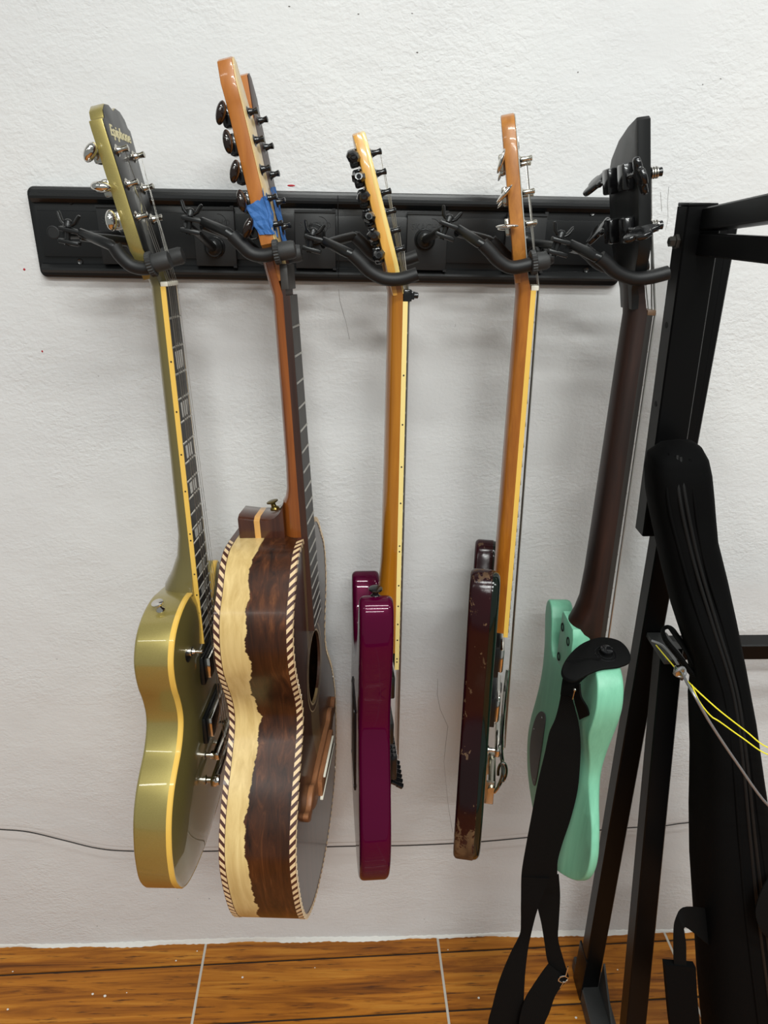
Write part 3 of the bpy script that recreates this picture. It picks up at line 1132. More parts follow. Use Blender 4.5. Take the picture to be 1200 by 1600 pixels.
# ================================================================== guitar 1: gold single cutaway
POSE = {
    1: ([[0.9985, 0.05035, -0.02162], [-0.04863, 0.99609, 0.07378], [0.02525, -0.07262, 0.99704]], [-0.22016, 0.86868, -0.09785]),
    2: ([[0.99442, 0.09627, -0.04303], [-0.09195, 0.99141, 0.09304], [0.05162, -0.08856, 0.99473]], [-0.07862, 0.87178, -0.10747]),
    3: ([[0.99856, -0.05282, 0.00984], [0.05171, 0.99453, 0.09079], [-0.01458, -0.09015, 0.99582]], [0.05516, 0.89286, -0.11637]),
    4: ([[0.98163, 0.19071, 0.00511], [-0.19062, 0.97942, 0.06633], [0.00765, -0.06609, 0.99778]], [0.20893, 0.87625, -0.10059]),
    5: ([[0.99975, -0.00076, 0.02245], [-0.00076, 0.99772, 0.06743], [-0.02245, -0.06743, 0.99747]], [0.33377, 0.8421, -0.12328]),
}
g = guitar_root('electric_guitar', *POSE[1], 'metallic gold single-cutaway electric guitar with cream binding, leftmost on the rail')
S1 = 0.628
hw1 = lambda z: 0.0215 + (0.0262 - 0.0215) * (-z / (S1 / 2))
ctl = [(-0.030, -0.380), (-0.062, -0.378), (-0.092, -0.385), (-0.1135, -0.3995), (-0.125, -0.4225), (-0.1255, -0.444), (-0.119, -0.469), (-0.108, -0.494), (-0.1005, -0.520), (-0.1030, -0.541), (-0.116, -0.563), (-0.136, -0.580), (-0.153, -0.598), (-0.1655, -0.622), (-0.172, -0.652), (-0.1725, -0.688), (-0.163, -0.733), (-0.132, -0.775), (-0.085, -0.797), (-0.032, -0.806),
       (0.02, -0.806), (0.075, -0.799), (0.128, -0.777), (0.160, -0.735), (0.1715, -0.69), (0.170, -0.648), (0.156, -0.605), (0.131, -0.568), (0.110, -0.538), (0.105, -0.505), (0.114, -0.468), (0.120, -0.435), (0.117, -0.408), (0.103, -0.393), (0.088, -0.400), (0.075, -0.425), (0.055, -0.447), (0.036, -0.450), (0.0305, -0.425), (0.030, -0.395)]
out1 = resample(spline(ctl, 10), 0.006)
SL1, XF1 = 0.065, 0.018
body(out1, XF1 - 0.0485, XF1, 0.004, 0.0015, SL1, arch=0.009).build('body', 'gold_paint', g, 40)
# cream binding round the top edge
poly = ccw([Vector((p.x, p.y)) for p in out1])
po, pi = inset(poly, -0.0004), inset(poly, 0.0021)
mb = MB()
n = len(poly)
lay = [(po, -0.0062), (po, -0.0010), (inset(poly, 0.0010), 0.0005), (pi, 0.0006), (pi, -0.0062)]
mb.v = [(XF1 + x + SL1 * p.y, p.x, p.y) for pl_, x in lay for p in pl_]
for i in range(5):
    for k in range(n):
        a, b2 = i * n + k, i * n + (k + 1) % n
        c, d = ((i + 1) % 5) * n + (k + 1) % n, ((i + 1) % 5) * n + k
        mb.f.append((a, b2, c, d))
mb.build('body_binding', 'cream', g, 40)
neck([(0.045, 0.0225, 0.015, -0.017, -0.002), (0.02, 0.0215, 0.0155, -0.012, 0), (0.0, 0.0212, 0.0155, -0.006, 0), (-0.05, 0.0222, 0.0155, -0.006, 0), (-0.2, 0.0242, 0.0168, -0.006, 0), (-0.305, 0.0258, 0.0185, -0.006, 0), (-0.335, 0.0266, 0.0235, -0.006, 0), (-0.360, 0.029, 0.034, -0.006, 0), (-0.378, 0.0345, 0.045, -0.006, 0), (-0.40, 0.036, 0.046, -0.006, 0)], 0.7).build('neck', 'gold_neck', g, 40)
fretboard(g, S1, -0.458, hw1, 0.006, 'ebony', 'cream', 0.0017)
add_frets(g, S1, 22, hw1)
side_dots(g, S1, hw1, -0.003, [(3, 0), (5, 0), (7, 0), (9, 0), (12, 0.0045), (12, -0.0045), (15, 0), (17, 0), (19, 0), (21, 0)])
for nf in (3, 5, 7, 9, 12, 15, 17, 19, 21):
    za, zb = fretz(nf - 1, S1), fretz(nf, S1)
    zc, hl = (za + zb) / 2, (za - zb) * 0.33
    w = hw1(zc) * 0.60
    MB().add([(-0.001, -w, zc + hl), (-0.001, w, zc + hl), (-0.001, w * 0.86, zc - hl), (-0.001, -w * 0.86, zc - hl), (0.00015, -w, zc + hl), (0.00015, w, zc + hl), (0.00015, w * 0.86, zc - hl), (0.00015, -w * 0.86, zc - hl)],
             [(4, 5, 6, 7), (0, 1, 5, 4), (1, 2, 6, 5), (2, 3, 7, 6), (3, 0, 4, 7)]).build('block_inlay', 'pearl', g, 0)
MB().box((-0.006, -0.0215, -0.0002), (0.0026, 0.0215, 0.0052), None, 0.0012).build('nut', 'bone', g)
A1, X1 = R(10.6), -0.009
H1 = head_mtx(X1, A1)
hs = [(-0.019, 0.010), (-0.024, 0.028), (-0.0345, 0.041), (-0.036, 0.07), (-0.038, 0.12), (-0.0405, 0.162), (-0.0400, 0.170), (-0.034, 0.1725), (-0.0315, 0.180), (-0.022, 0.187), (-0.010, 0.1885), (0, 0.184), (0.010, 0.1885), (0.022, 0.187), (0.0315, 0.180), (0.034, 0.1725), (0.0400, 0.170), (0.0405, 0.162), (0.038, 0.12), (0.036, 0.07), (0.0345, 0.041), (0.024, 0.028), (0.019, 0.010)]
plate(hs, 0.0148, X1, A1, 0.001).build('headstock', 'gold_paint', g, 40)
face = plate([(p.x, p.y) for p in inset(ccw([Vector(q) for q in hs]), 0.0008)], 0.0008, X1 + 0.0008, A1, 0.0001).build('headstock_face', 'black_gloss', g, 30)
T = H1 @ Matrix.Translation((0.00105, 0.0005, 0.1555)) @ Matrix(((0, 0, 1, 0), (1, 0, 0, 0), (0, 1, 0, 0), (0, 0, 0, 1)))
text_mesh('Epiphone', 0.0160, T, 0.0002, 0.25, 0.0003).build('maker_lettering', 'gold_ink', face, 0)
mb = MB().tube([H1 @ Vector((0.0011, 0.0035 * math.sin(i * 1.1), 0.062 + i * 0.0042)) for i in range(13)], 0.00035, 4)
mb.build('vine_ornament', 'gold_ink', face, 0)
for s in (0.141, 0.1075, 0.074):
    for sd in (-1, 1):
        rx = {0.141: 0.75, 0.1075: -1.3, 0.074: 0.2}[s]
        tuner(g, H1, sd * 0.0255, s, sd, 0.0148, ('nickel', 'chrome'), ('ell', 0.0058, 0.0080, 0.0108, (0.0, rx, 0.0)), reach=0.0145, post_h=0.0150, post_r=0.0034, housing=(0.010, 0.0095, 0.009))
strings(g, [-0.0175, -0.0105, -0.0035, 0.0035, 0.0105, 0.0175], [-0.026, -0.0156, -0.0052, 0.0052, 0.0156, 0.026], -0.632, 0.012, [(-0.0255, 0.074), (-0.0255, 0.1075), (-0.0255, 0.141), (0.0255, 0.141), (0.0255, 0.1075), (0.0255, 0.074)], H1)
topx = lambda z: XF1 + SL1 * z + 0.0085
for zc in (-0.492, -0.588):
    r_ = MB().box((topx(zc) - 0.001, -0.044, zc - 0.021), (topx(zc) + 0.006, 0.044, zc + 0.021), None, 0.002).build('pickup_ring', 'black_satin', g)
    MB().box((topx(zc) + 0.004, -0.035, zc - 0.0155), (topx(zc) + 0.0125, 0.035, zc + 0.0155), None, 0.002).build('pickup_cover', 'chrome', r_)
mb = MB().box((topx(-0.632) + 0.012, -0.042, -0.638), (topx(-0.632) + 0.022, 0.042, -0.626), None, 0.002)
for y in (-0.037, 0.037):
    mb.lathe((topx(-0.632) - 0.002, y, -0.632), (1, 0, 0), [(0.0055, 0), (0.0055, 0.003), (0.003, 0.004), (0.003, 0.011), (0.006, 0.0115), (0.006, 0.016), (0.0035, 0.017), (0.003, 0.024)], 14)
mb.build('bridge', 'chrome', g, 40)
mb = MB().box((topx(-0.672) + 0.009, -0.049, -0.679), (topx(-0.672) + 0.019, 0.049, -0.665), None, 0.003)
for y in (-0.041, 0.041):
    mb.lathe((topx(-0.672) - 0.002, y, -0.672), (1, 0, 0), [(0.007, 0), (0.007, 0.004), (0.0042, 0.005), (0.0042, 0.012), (0.0075, 0.0125), (0.0085, 0.018), (0.0075, 0.023), (0.003, 0.0235)], 16)
mb.build('tailpiece', 'chrome', g, 40)
mb = MB().lathe((topx(-0.44) - 0.003, -0.083, -0.437), (1, 0, 0), [(0.0135, 0), (0.0135, 0.0015), (0.007, 0.002)], 24)
sw = mb.build('switch_washer', 'black_satin', g)
MB().lathe((topx(-0.44) - 0.002, -0.083, -0.437), (1, 0, 0), [(0.0062, 0), (0.0062, 0.005), (0.0035, 0.0055), (0.0025, 0.009), (0.0018, 0.0095), (0.0022, 0.018), (0.001, 0.019)], 16).build('toggle_switch', 'chrome', g)
strap_pin(g, (-0.0345, -0.078, -0.3800), (-0.15, -0.25, 1), 'chrome', 0.0075, 0.012)

# ================================================================== guitar 2: two-tone acoustic with rope binding
before2 = set(bpy.data.objects)
g = guitar_root('acoustic_guitar', *POSE[2], 'large ten-string acoustic guitar with two-tone wooden sides and rope binding', 'guitar')
S2 = 0.635
hw2 = lambda z: 0.0220 + (0.0265 - 0.0220) * (-z / (S2 / 2))
half = [(0.0, -0.2965), (0.037, -0.2970), (0.062, -0.3005), (0.083, -0.3130), (0.104, -0.3375), (0.1205, -0.3560), (0.130, -0.3790), (0.1325, -0.4050), (0.1290, -0.4310), (0.1175, -0.4590), (0.1050, -0.4870), (0.1015, -0.5110), (0.1080, -0.5300), (0.1215, -0.5470), (0.1370, -0.5640), (0.1535, -0.5820), (0.1670, -0.5990), (0.1850, -0.6290), (0.1940, -0.6660), (0.1875, -0.7160), (0.1730, -0.7620), (0.1490, -0.7960), (0.1000, -0.8240), (0.0500, -0.8370), (0.0, -0.8410)]
farf = lambda z: 1.05 if z > -0.45 else (0.93 if z < -0.62 else 1.05 - 0.12 * (-0.45 - z) / 0.17)
ctl = [(-a, b2) for a, b2 in half] + [(a * farf(b2), b2) for a, b2 in half[-2:0:-1]]
out2 = resample(spline(ctl, 10), 0.0062)
poly = ccw([Vector((p.x, p.y)) for p in out2])
XF2, XB2 = -0.01124, -0.1055
n = len(poly)
mb = MB()
rings_x = [XB2 + 0.0072, XB2 + 0.03, -0.065, XF2 - 0.03, XF2 - 0.0072]
for x in rings_x:
    mb.v += [(x, p.x, p.y) for p in poly]
for i in range(len(rings_x) - 1):
    for k in range(n):
        a, b2 = i * n + k, i * n + (k + 1) % n
        mb.f.append((a, b2, b2 + n, a + n))
mb.build('body_sides', 'acoustic_side', g, 50)
mb = MB()
mb.v = [(XB2 - 0.0005, p.x, p.y) for p in inset(poly, 0.002)]
cap_mesh(mb, inset(poly, 0.002), 0, lambda y, z: XB2 - 0.0005 - 0.006 * (1 - math.exp(-dist_poly(Vector((y, z)), poly) / 0.05)), 0.03, True)
mb.build('back', 'rosewood', g, 60)
# soundboard with a sound hole
HC, HR = Vector((0.0, -0.500)), 0.050
ip = inset(poly, 0.002)
hole = [HC + Vector((math.cos(2 * math.pi * k / 48), math.sin(2 * math.pi * k / 48))) * HR for k in range(48)]
bm = bmesh.new()
va = [bm.verts.new((XF2 + 0.0005, p.x, p.y)) for p in ip]
vb = [bm.verts.new((XF2 + 0.0005, p.x, p.y)) for p in hole]
ed = [bm.edges.new((va[i], va[(i + 1) % len(va)])) for i in range(len(va))] + [bm.edges.new((vb[i], vb[(i + 1) % 48])) for i in range(48)]
bmesh.ops.triangle_fill(bm, use_beauty=True, use_dissolve=False, edges=ed)
bm.verts.index_update()
mb = MB()
mb.v = [tuple(p.co) for p in bm.verts]
mb.f = [tuple(p.index for p in q.verts) for q in bm.faces]
bm.free()
nv = len(mb.v)
hb = len(mb.v)
mb.v += [(XF2 + 0.0005, p.x, p.y) for p in hole] + [(XF2 - 0.0032, p.x, p.y) for p in hole]
mb.f += [(hb + k, hb + (k + 1) % 48, hb + 48 + (k + 1) % 48, hb + 48 + k) for k in range(48)]
mb.build('soundboard', 'soundboard', g, 0)
for r0_, r1_, mt in ((0.0505, 0.0525, 'binding_light'), (0.054, 0.060, 'rosette'), (0.0605, 0.062, 'binding_light')):
    mb = MB()
    for rr in (r0_, r1_):
        mb.v += [(XF2 + 0.0009, HC.x + rr * math.cos(2 * math.pi * k / 64), HC.y + rr * math.sin(2 * math.pi * k / 64)) for k in range(64)]
    mb.f = [(k, (k + 1) % 64, 64 + (k + 1) % 64, 64 + k) for k in range(64)]
    mb.build('rosette_ring', mt, g, 0)
mb = MB()
mb.v = [(XB2 + 0.002, p.x, p.y) for p in inset(poly, 0.003)]
mb.f = [tuple(range(n))]
mb.build('inner_back', 'inside_wood', g, 0)
# rope binding on both edges: dark strip carrying pale slanted blocks
for x0, x1, sk in ((XF2 - 0.0072, XF2 + 0.0008, -1), (XB2 - 0.0006, XB2 + 0.0072, 1)):
    mb = MB()
    lay = [(inset(poly, 0.0025), x0), (inset(poly, -0.0003), x0), (inset(poly, -0.0003), x1), (inset(poly, 0.0066), x1)]
    mb.v = [(x, p.x, p.y) for pl_, x in lay for p in pl_]
    for i in range(4):
        for k in range(n):
            a, b2 = i * n + k, i * n + (k + 1) % n
            mb.f.append((a, b2, ((i + 1) % 4) * n + (k + 1) % n, ((i + 1) % 4) * n + k))
    strip = mb.build('rope_binding', 'binding_dark', g, 50)
    P = resample(poly, 0.0112)
    for k in range(len(P)):
        a, b2 = P[k], P[(k + 1) % len(P)]
        t = (b2 - a).normalized()
        nn = Vector((t.y, -t.x))
        if abs(a.x) < 0.029 and a.y > -0.32:
            continue
        c2 = a.lerp(b2, 0.5)
        wl, slant = 0.0028, 0.0036 * sk
        vs = []
        for dep in (-0.0002, 0.0008):
            for x, s_ in ((x0 + 0.0006, -1), (x1 - 0.0006, -1), (x1 - 0.0006, 1), (x0 + 0.0006, 1)):
                sh = slant * (1 if x > (x0 + x1) / 2 else -1)
                q = c2 + t * (s_ * wl + sh) + nn * dep
                vs.append((x, q.x, q.y))
        blk = MB().add(vs, [(4, 5, 6, 7), (0, 1, 5, 4), (1, 2, 6, 5), (2, 3, 7, 6), (3, 0, 4, 7)])
        if sk < 0:
            vs = []
            for xx in (x1 - 0.0002, x1 + 0.0005):
                for ins_, s_ in ((-0.0009, -1), (0.0058, -1), (0.0058, 1), (-0.0009, 1)):
                    q = c2 + t * (s_ * wl + slant * (1 + (ins_ + 0.0009) / 0.0067)) - nn * ins_
                    vs.append((xx, q.x, q.y))
            blk.add(vs, [(4, 5, 6, 7), (0, 1, 5, 4), (1, 2, 6, 5), (2, 3, 7, 6), (3, 0, 4, 7)])
        blk.build('binding_block', 'binding_light', strip, 0)
neck([(0.052, 0.0265, 0.0155, -0.0195, 0.0), (0.03, 0.0232, 0.0155, -0.0155, 0), (0.0, 0.0220, 0.0158, -0.0085, 0), (-0.1, 0.0234, 0.0162, -0.0085, 0), (-0.2, 0.0248, 0.0168, -0.0085, 0), (-0.232, 0.0253, 0.0180, -0.0085, 0), (-0.244, 0.0255, 0.0200, -0.0085, 0), (-0.252, 0.0257, 0.0245, -0.0085, 0), (-0.299, 0.0262, 0.0255, -0.0085, 0)], 0.7).build('neck', 'red_neck', g, 40)
# curved heel running to the back
mb = MB()
rings = []
for x, ztop, w in ((-0.0300, -0.2520, 0.0258), (-0.0350, -0.2600, 0.0258), (-0.0420, -0.2660, 0.0258), (-0.0500, -0.2685, 0.0256), (-0.0560, -0.2695, 0.0254), (-0.0610, -0.2695, 0.0252)):
    rings.append([Vector((x, -w, -0.299)), Vector((x, -w, ztop - 0.004)), Vector((x, -w * 0.7, ztop)), Vector((x, w * 0.7, ztop)), Vector((x, w, ztop - 0.004)), Vector((x, w, -0.299))])
mb.loft(rings)
mb.build('heel', 'red_heel', g, 30)
for x0, x1, zt, zb_, mt, nm in ((-0.0685, -0.0610, -0.2695, -0.2693, 'heel_stripe', 'heel_stripe'), (-0.0890, -0.0685, -0.2693, -0.2665, 'red_heel', 'heel_cap')):
    mb = MB()
    rings = []
    for x, zz in ((x0, zb_), (x1, zt)):
        w = 0.0252
        rings.append([Vector((x, -w, -0.299)), Vector((x, -w, zz - 0.004)), Vector((x, -w * 0.7, zz)), Vector((x, w * 0.7, zz)), Vector((x, w, zz - 0.004)), Vector((x, w, -0.299))])
    mb.loft(rings)
    mb.build(nm, mt, g, 30)
MAT['brass_dark'] = plain('brass_dark', (0.16, 0.115, 0.03), 0.25, 0.9)
strap_pin(g, (-0.048, 0.008, -0.2675), (-0.25, 0, 1), 'brass_dark', 0.0078, 0.011)
fretboard(g, S2, fretz(19, S2) - 0.006, hw2, 0.0085, 'rosewood_grey')
mb = MB()
for sgn in (-1,):
    rings = []
    for i in range(9):
        z = (fretz(19, S2) - 0.006) * i / 8
        h = hw2(z)
        rings.append([Vector((-0.0085, -h - 0.0004, z)), Vector((-0.0004, -h - 0.0004, z)), Vector((-0.0004, -h + 0.001, z)), Vector((-0.0085, -h + 0.001, z))])
    mb.loft(rings)
mb.build('fretboard_edge', 'rosewood', g, 0)
add_frets(g, S2, 19, hw2)
MB().box((-0.0100, -0.0222, 0.0065), (-0.0012, 0.0222, 0.0345), None, 0.0008).build('fretboard_end_block', 'rosewood_grey', g)
MB().box((-0.0095, -0.0219, -0.0002), (-0.0050, 0.0219, 0.0068)).build('nut_slot', 'rosewood', g, 0)
A2, X2 = R(8.9), -0.0020
H2 = head_mtx(X2, A2)
hs = [(-0.0195, 0.018), (-0.0205, 0.042), (-0.0265, 0.052), (-0.0345, 0.0590), (-0.0370, 0.10), (-0.0415, 0.195), (-0.0425, 0.203), (-0.0465, 0.222), (-0.0400, 0.243), (-0.033, 0.2465), (-0.025, 0.243), (-0.015, 0.215), (-0.007, 0.196), (0, 0.192), (0.007, 0.196), (0.015, 0.215), (0.025, 0.243), (0.033, 0.2465), (0.0400, 0.243), (0.0465, 0.222), (0.0425, 0.203), (0.0415, 0.195), (0.0370, 0.10), (0.0345, 0.0590), (0.0265, 0.052), (0.0205, 0.042), (0.0195, 0.018)]
hs = [(a, b2 * 0.978) for a, b2 in hs]
plate(hs, 0.0160, X2, A2, 0.0012).build('headstock', 'head_orange', g, 40)
near_half = [p for p in hs if p[0] <= 0.0]
far_half = [p for p in hs if p[0] >= 0.0]
ins = lambda q: [(a * 0.985, b2 + (0.0005 if b2 < 0.03 else -0.0004)) for a, b2 in q]
plate(ins(near_half + [(-0.0, 0.018)]), 0.0012, X2 + 0.0012, A2, 0.0001).build('headstock_veneer', 'sapwood', g, 30)
plate(ins([(0.0, 0.018)] + far_half), 0.0012, X2 + 0.0012, A2, 0.0001).build('headstock_veneer', 'rosewood', g, 30)
for i, s in enumerate((0.1900, 0.1625, 0.1335, 0.1040, 0.0765)):
    for sd in (-1, 1):
        tuner(g, H2, sd * 0.0235, s, sd, 0.0165, ('black_metal', 'tuner_amber'), ('ell', 0.0050, 0.0072, 0.0118, (0.0, (0.45, 0.08, 0.42, 0.02, 0.6)[i], 0.0)), reach=0.0165, post_h=0.0135, post_r=0.0034, housing=(0.0105, 0.011, 0.0105))
# crumpled blue masking tape
def crumple(corners, nu, nv, amp, seedv, name):
    rnd = random.Random(seedv)
    mb = MB()
    vs = []
    a, b2, c, d = [Vector(p) for p in corners]
    nrm = (b2 - a).cross(d - a).normalized()
    for lay in (0, 1):
        rnd2 = random.Random(seedv)
        for j in range(nv + 1):
            for i in range(nu + 1):
                u, v_ = i / nu, j / nv
                p = a.lerp(b2, u).lerp(d.lerp(c, u), v_)
                k = rnd2.uniform(-1, 1) * amp
                e = rnd2.uniform(-1, 1) * amp * 0.8 if (i in (0, nu) or j in (0, nv)) else 0
                vs.append(p + nrm * (abs(k) + lay * 0.0003) + (b2 - a).normalized() * e + (d - a).normalized() * e * 0.7)
    m_ = (nu + 1) * (nv + 1)
    fs = []
    for lay in (0, 1):
        for j in range(nv):
            for i in range(nu):
                q = lay * m_ + j * (nu + 1) + i
                fs.append((q, q + 1, q + nu + 2, q + nu + 1))
    bd = [i for i in range(nu + 1)] + [j * (nu + 1) + nu for j in range(1, nv + 1)] + [nv * (nu + 1) + i for i in range(nu - 1, -1, -1)] + [j * (nu + 1) for j in range(nv - 1, 0, -1)]
    for q in range(len(bd)):
        x, y = bd[q], bd[(q + 1) % len(bd)]
        fs.append((x, y, y + m_, x + m_))
    mb.add(vs, fs)
    return mb.build(name, 'tape', g, 0, 'crumpled blue masking tape')


Hp = lambda x, y, s: H2 @ Vector((x, y, s))
crumple([Hp(-0.0215, -0.0395, 0.100), Hp(0.003, -0.0385, 0.105), Hp(0.002, -0.0375, 0.066), Hp(-0.0155, -0.0375, 0.069)], 6, 7, 0.0018, 5, 'masking_tape')
crumple([Hp(0.002, -0.0395, 0.113), Hp(0.003, -0.016, 0.106), Hp(0.003, -0.014, 0.062), Hp(0.002, -0.0385, 0.070)], 6, 7, 0.0022, 9, 'masking_tape')
crumple([Hp(0.003, 0.004, 0.118), Hp(0.003, 0.0365, 0.121), Hp(0.003, 0.0345, 0.048), Hp(0.003, 0.004, 0.056)], 6, 9, 0.0026, 13, 'masking_tape')
# moustache bridge
half_b = [(0.0, -0.640), (0.045, -0.640), (0.070, -0.642), (0.085, -0.635), (0.100, -0.637), (0.116, -0.647), (0.133, -0.640), (0.136, -0.646), (0.122, -0.662), (0.104, -0.660), (0.092, -0.668), (0.075, -0.676), (0.045, -0.678), (0.0, -0.678)]
ob = spline([(-a, b2) for a, b2 in half_b] + half_b[-2:0:-1], 3)
br = body([(p.x, p.y + 0.002) for p in ob], XF2, XF2 + 0.0075, 0.0005, 0.002, grid=0.02, seg=2).build('bridge', 'bridge_wood', g, 40)
MB().box((XF2 + 0.006, -0.058, -0.674), (XF2 + 0.0135, 0.058, -0.646), None, 0.0015).build('bridge_block', 'bridge_wood', br)
MB().box((XF2 + 0.010, -0.046, -0.6515), (XF2 + 0.0165, 0.046, -0.6485), None, 0.0008).build('saddle', 'bone', br)
MB().box((XF2 + 0.010, -0.062, -0.677), (XF2 + 0.0145, 0.062, -0.6735), None, 0.0008).build('bridge_tie', 'bone', br)
# the body sits at a slight angle to the neck
for o in set(bpy.data.objects) - before2:
    if o.type == 'MESH' and o.name.split('.')[0] in ('body_sides', 'back', 'soundboard', 'rosette_ring', 'inner_back', 'rope_binding', 'binding_block', 'bridge', 'bridge_block', 'saddle', 'bridge_tie'):
        for vtx in o.data.vertices:
            vtx.co.x += 0.022 * (vtx.co.z + 0.55)

# ================================================================== guitar 3: magenta
g = guitar_root('electric_guitar', *POSE[3], 'glossy magenta electric guitar with amber neck and black hardware, in the middle')
S3 = 0.648
hw3 = lambda z: 0.0215 + (0.026 - 0.0215) * (-z / (S3 / 2))
ctl = [(-0.029, -0.462), (-0.044, -0.448), (-0.064, -0.412), (-0.083, -0.366), (-0.098, -0.347), (-0.116, -0.350), (-0.126, -0.374), (-0.128, -0.410), (-0.122, -0.452), (-0.113, -0.500), (-0.112, -0.537), (-0.124, -0.582), (-0.144, -0.632), (-0.158, -0.680), (-0.154, -0.728), (-0.131, -0.765), (-0.080, -0.785), (0.0, -0.790), (0.080, -0.781), (0.130, -0.755), (0.154, -0.708), (0.154, -0.660), (0.140, -0.610), (0.119, -0.560), (0.109, -0.515), (0.115, -0.470), (0.122, -0.440), (0.120, -0.414), (0.108, -0.404), (0.092, -0.414), (0.072, -0.450), (0.050, -0.476), (0.030, -0.482)]
out3 = resample(spline(ctl, 10), 0.006)
XF3, XB3 = -0.0185, -0.0605
body(out3, XB3, XF3, 0.0075, 0.0075, seg=5).build('body', 'magenta', g, 50)
MB().box((XB3 - 0.0016, -0.028, -0.70), (XB3 + 0.0005, 0.062, -0.56), None, 0.0007).build('cavity_cover', 'black_satin', g)
mb = MB()
for y, z in ((-0.024, -0.565), (-0.024, -0.695), (0.058, -0.565), (0.058, -0.695)):
    MB().lathe((XB3 - 0.0012, y, z), (-1, 0, 0), [(0.003, 0), (0.0028, 0.0012), (0.001, 0.0014)], 10).build('cover_screw', 'screw', g)
neck([(0.048, 0.0240, 0.0125, -0.0165, -0.0005), (0.03, 0.0222, 0.0140, -0.0125, 0), (0.008, 0.0212, 0.0168, -0.006, 0), (-0.05, 0.0222, 0.0168, -0.006, 0), (-0.2, 0.0243, 0.0178, -0.006, 0), (-0.33, 0.0262, 0.0192, -0.006, 0), (-0.375, 0.0268, 0.0215, -0.006, 0), (-0.40, 0.0272, 0.0265, -0.006, 0), (-0.418, 0.0276, 0.032, -0.006, 0), (-0.47, 0.0284, 0.0325, -0.006, 0)], 0.62).build('neck', 'amber_neck', g, 40)
zend3 = fretz(24, S3) - 0.010
fretboard(g, S3, zend3, hw3, 0.006, 'ebony', 'maple_edge', 0.0022)
add_frets(g, S3, 24, hw3)
side_dots(g, S3, hw3, -0.003, [(3, 0), (5, 0), (7, 0), (9, 0), (12, 0.004), (12, -0.004), (15, 0), (17, 0), (19, 0), (21, 0), (24, 0.0025), (24, -0.0025)])
A3, X3 = R(15.8), -0.0015
H3 = head_mtx(X3, A3)
hs = [(-0.0205, 0.010), (-0.0215, 0.028), (-0.0285, 0.044), (-0.0290, 0.060), (-0.0225, 0.150), (-0.0215, 0.172), (-0.0165, 0.186), (-0.008, 0.189), (0.002, 0.184), (0.012, 0.165), (0.022, 0.135), (0.033, 0.095), (0.0375, 0.070), (0.034, 0.050), (0.0245, 0.034), (0.0210, 0.010)]
plate(hs, 0.0142, X3, A3, 0.0016).build('headstock', 'amber_head', g, 40)
plate([(p.x, p.y) for p in inset(ccw([Vector(q) for q in hs]), -0.0003)], 0.0058, X3 + 0.0003, A3, 0.0012).build('headstock_face', 'maple', g, 40)
posts3 = []
for i in range(6):
    s = 0.0585 + 0.0212 * i
    y = -0.0155 + 0.0012 * i
    posts3.append((y, s))
    tuner(g, H3, y, s, -1, 0.0142, ('black_metal', 'black_metal'), ('oct', 0.0082, 0.0058, 0.0068, (0.5 * (i % 2) - 0.1, 0.5 * ((i * 7) % 3) - 0.4, 0)), reach=0.0105, post_h=0.0150, post_r=0.0034, housing=(0.0105, 0.0085, 0.0095))
mb = MB().box((-0.0055, -0.0218, 0.000), (0.0045, 0.0218, 0.0135), None, 0.0008)
for y in (-0.014, 0.0, 0.014):
    mb.box((0.0040, y - 0.0045, 0.002), (0.0080, y + 0.0045, 0.0115), None, 0.0008)
    mb.lathe((0.0075, y, 0.0068), (1, 0, 0), [(0.0036, 0), (0.0036, 0.005), (0.0028, 0.0056)], 12)
mb.build('locking_nut', 'black_metal', g, 40)
strings(g, [-0.0175 + 0.007 * i for i in range(6)], [-0.026 + 0.0104 * i for i in range(6)], -0.648, 0.0028, posts3, H3, post_x=0.012)
for zc in (-0.522, -0.598):
    r_ = MB().box((XF3 - 0.001, -0.044, zc - 0.021), (XF3 + 0.0045, 0.044, zc + 0.021), None, 0.0015).build('pickup_ring', 'black_satin', g)
    MB().box((XF3 + 0.003, -0.035, zc - 0.0175), (XF3 + 0.013, 0.035, zc + 0.0175), None, 0.002).build('pickup', 'black_gloss', r_)
mb = MB().box((XF3 + 0.004, -0.040, -0.705), (XF3 + 0.0105, 0.040, -0.632), None, 0.002)
for i in range(6):
    y = -0.026 + 0.0104 * i
    mb.box((XF3 + 0.010, y - 0.0045, -0.682), (XF3 + 0.0195, y + 0.0045, -0.640), None, 0.0015)
tr = mb.build('tremolo_bridge', 'black_metal', g, 40)
for i in range(6):
    y = -0.026 + 0.0104 * i
    MB().lathe((XF3 + 0.012, y, -0.688), (0.85, 0, -0.5), [(0.0035, 0), (0.0035, 0.010), (0.0044, 0.0105), (0.0044, 0.019), (0.003, 0.020)], 14).build('fine_tuner', 'black_metal', tr, 40)
strap_pin(g, (-0.0400, -0.100, -0.3475), (0.0, -0.1, 1), 'black_metal', 0.0085, 0.0125)

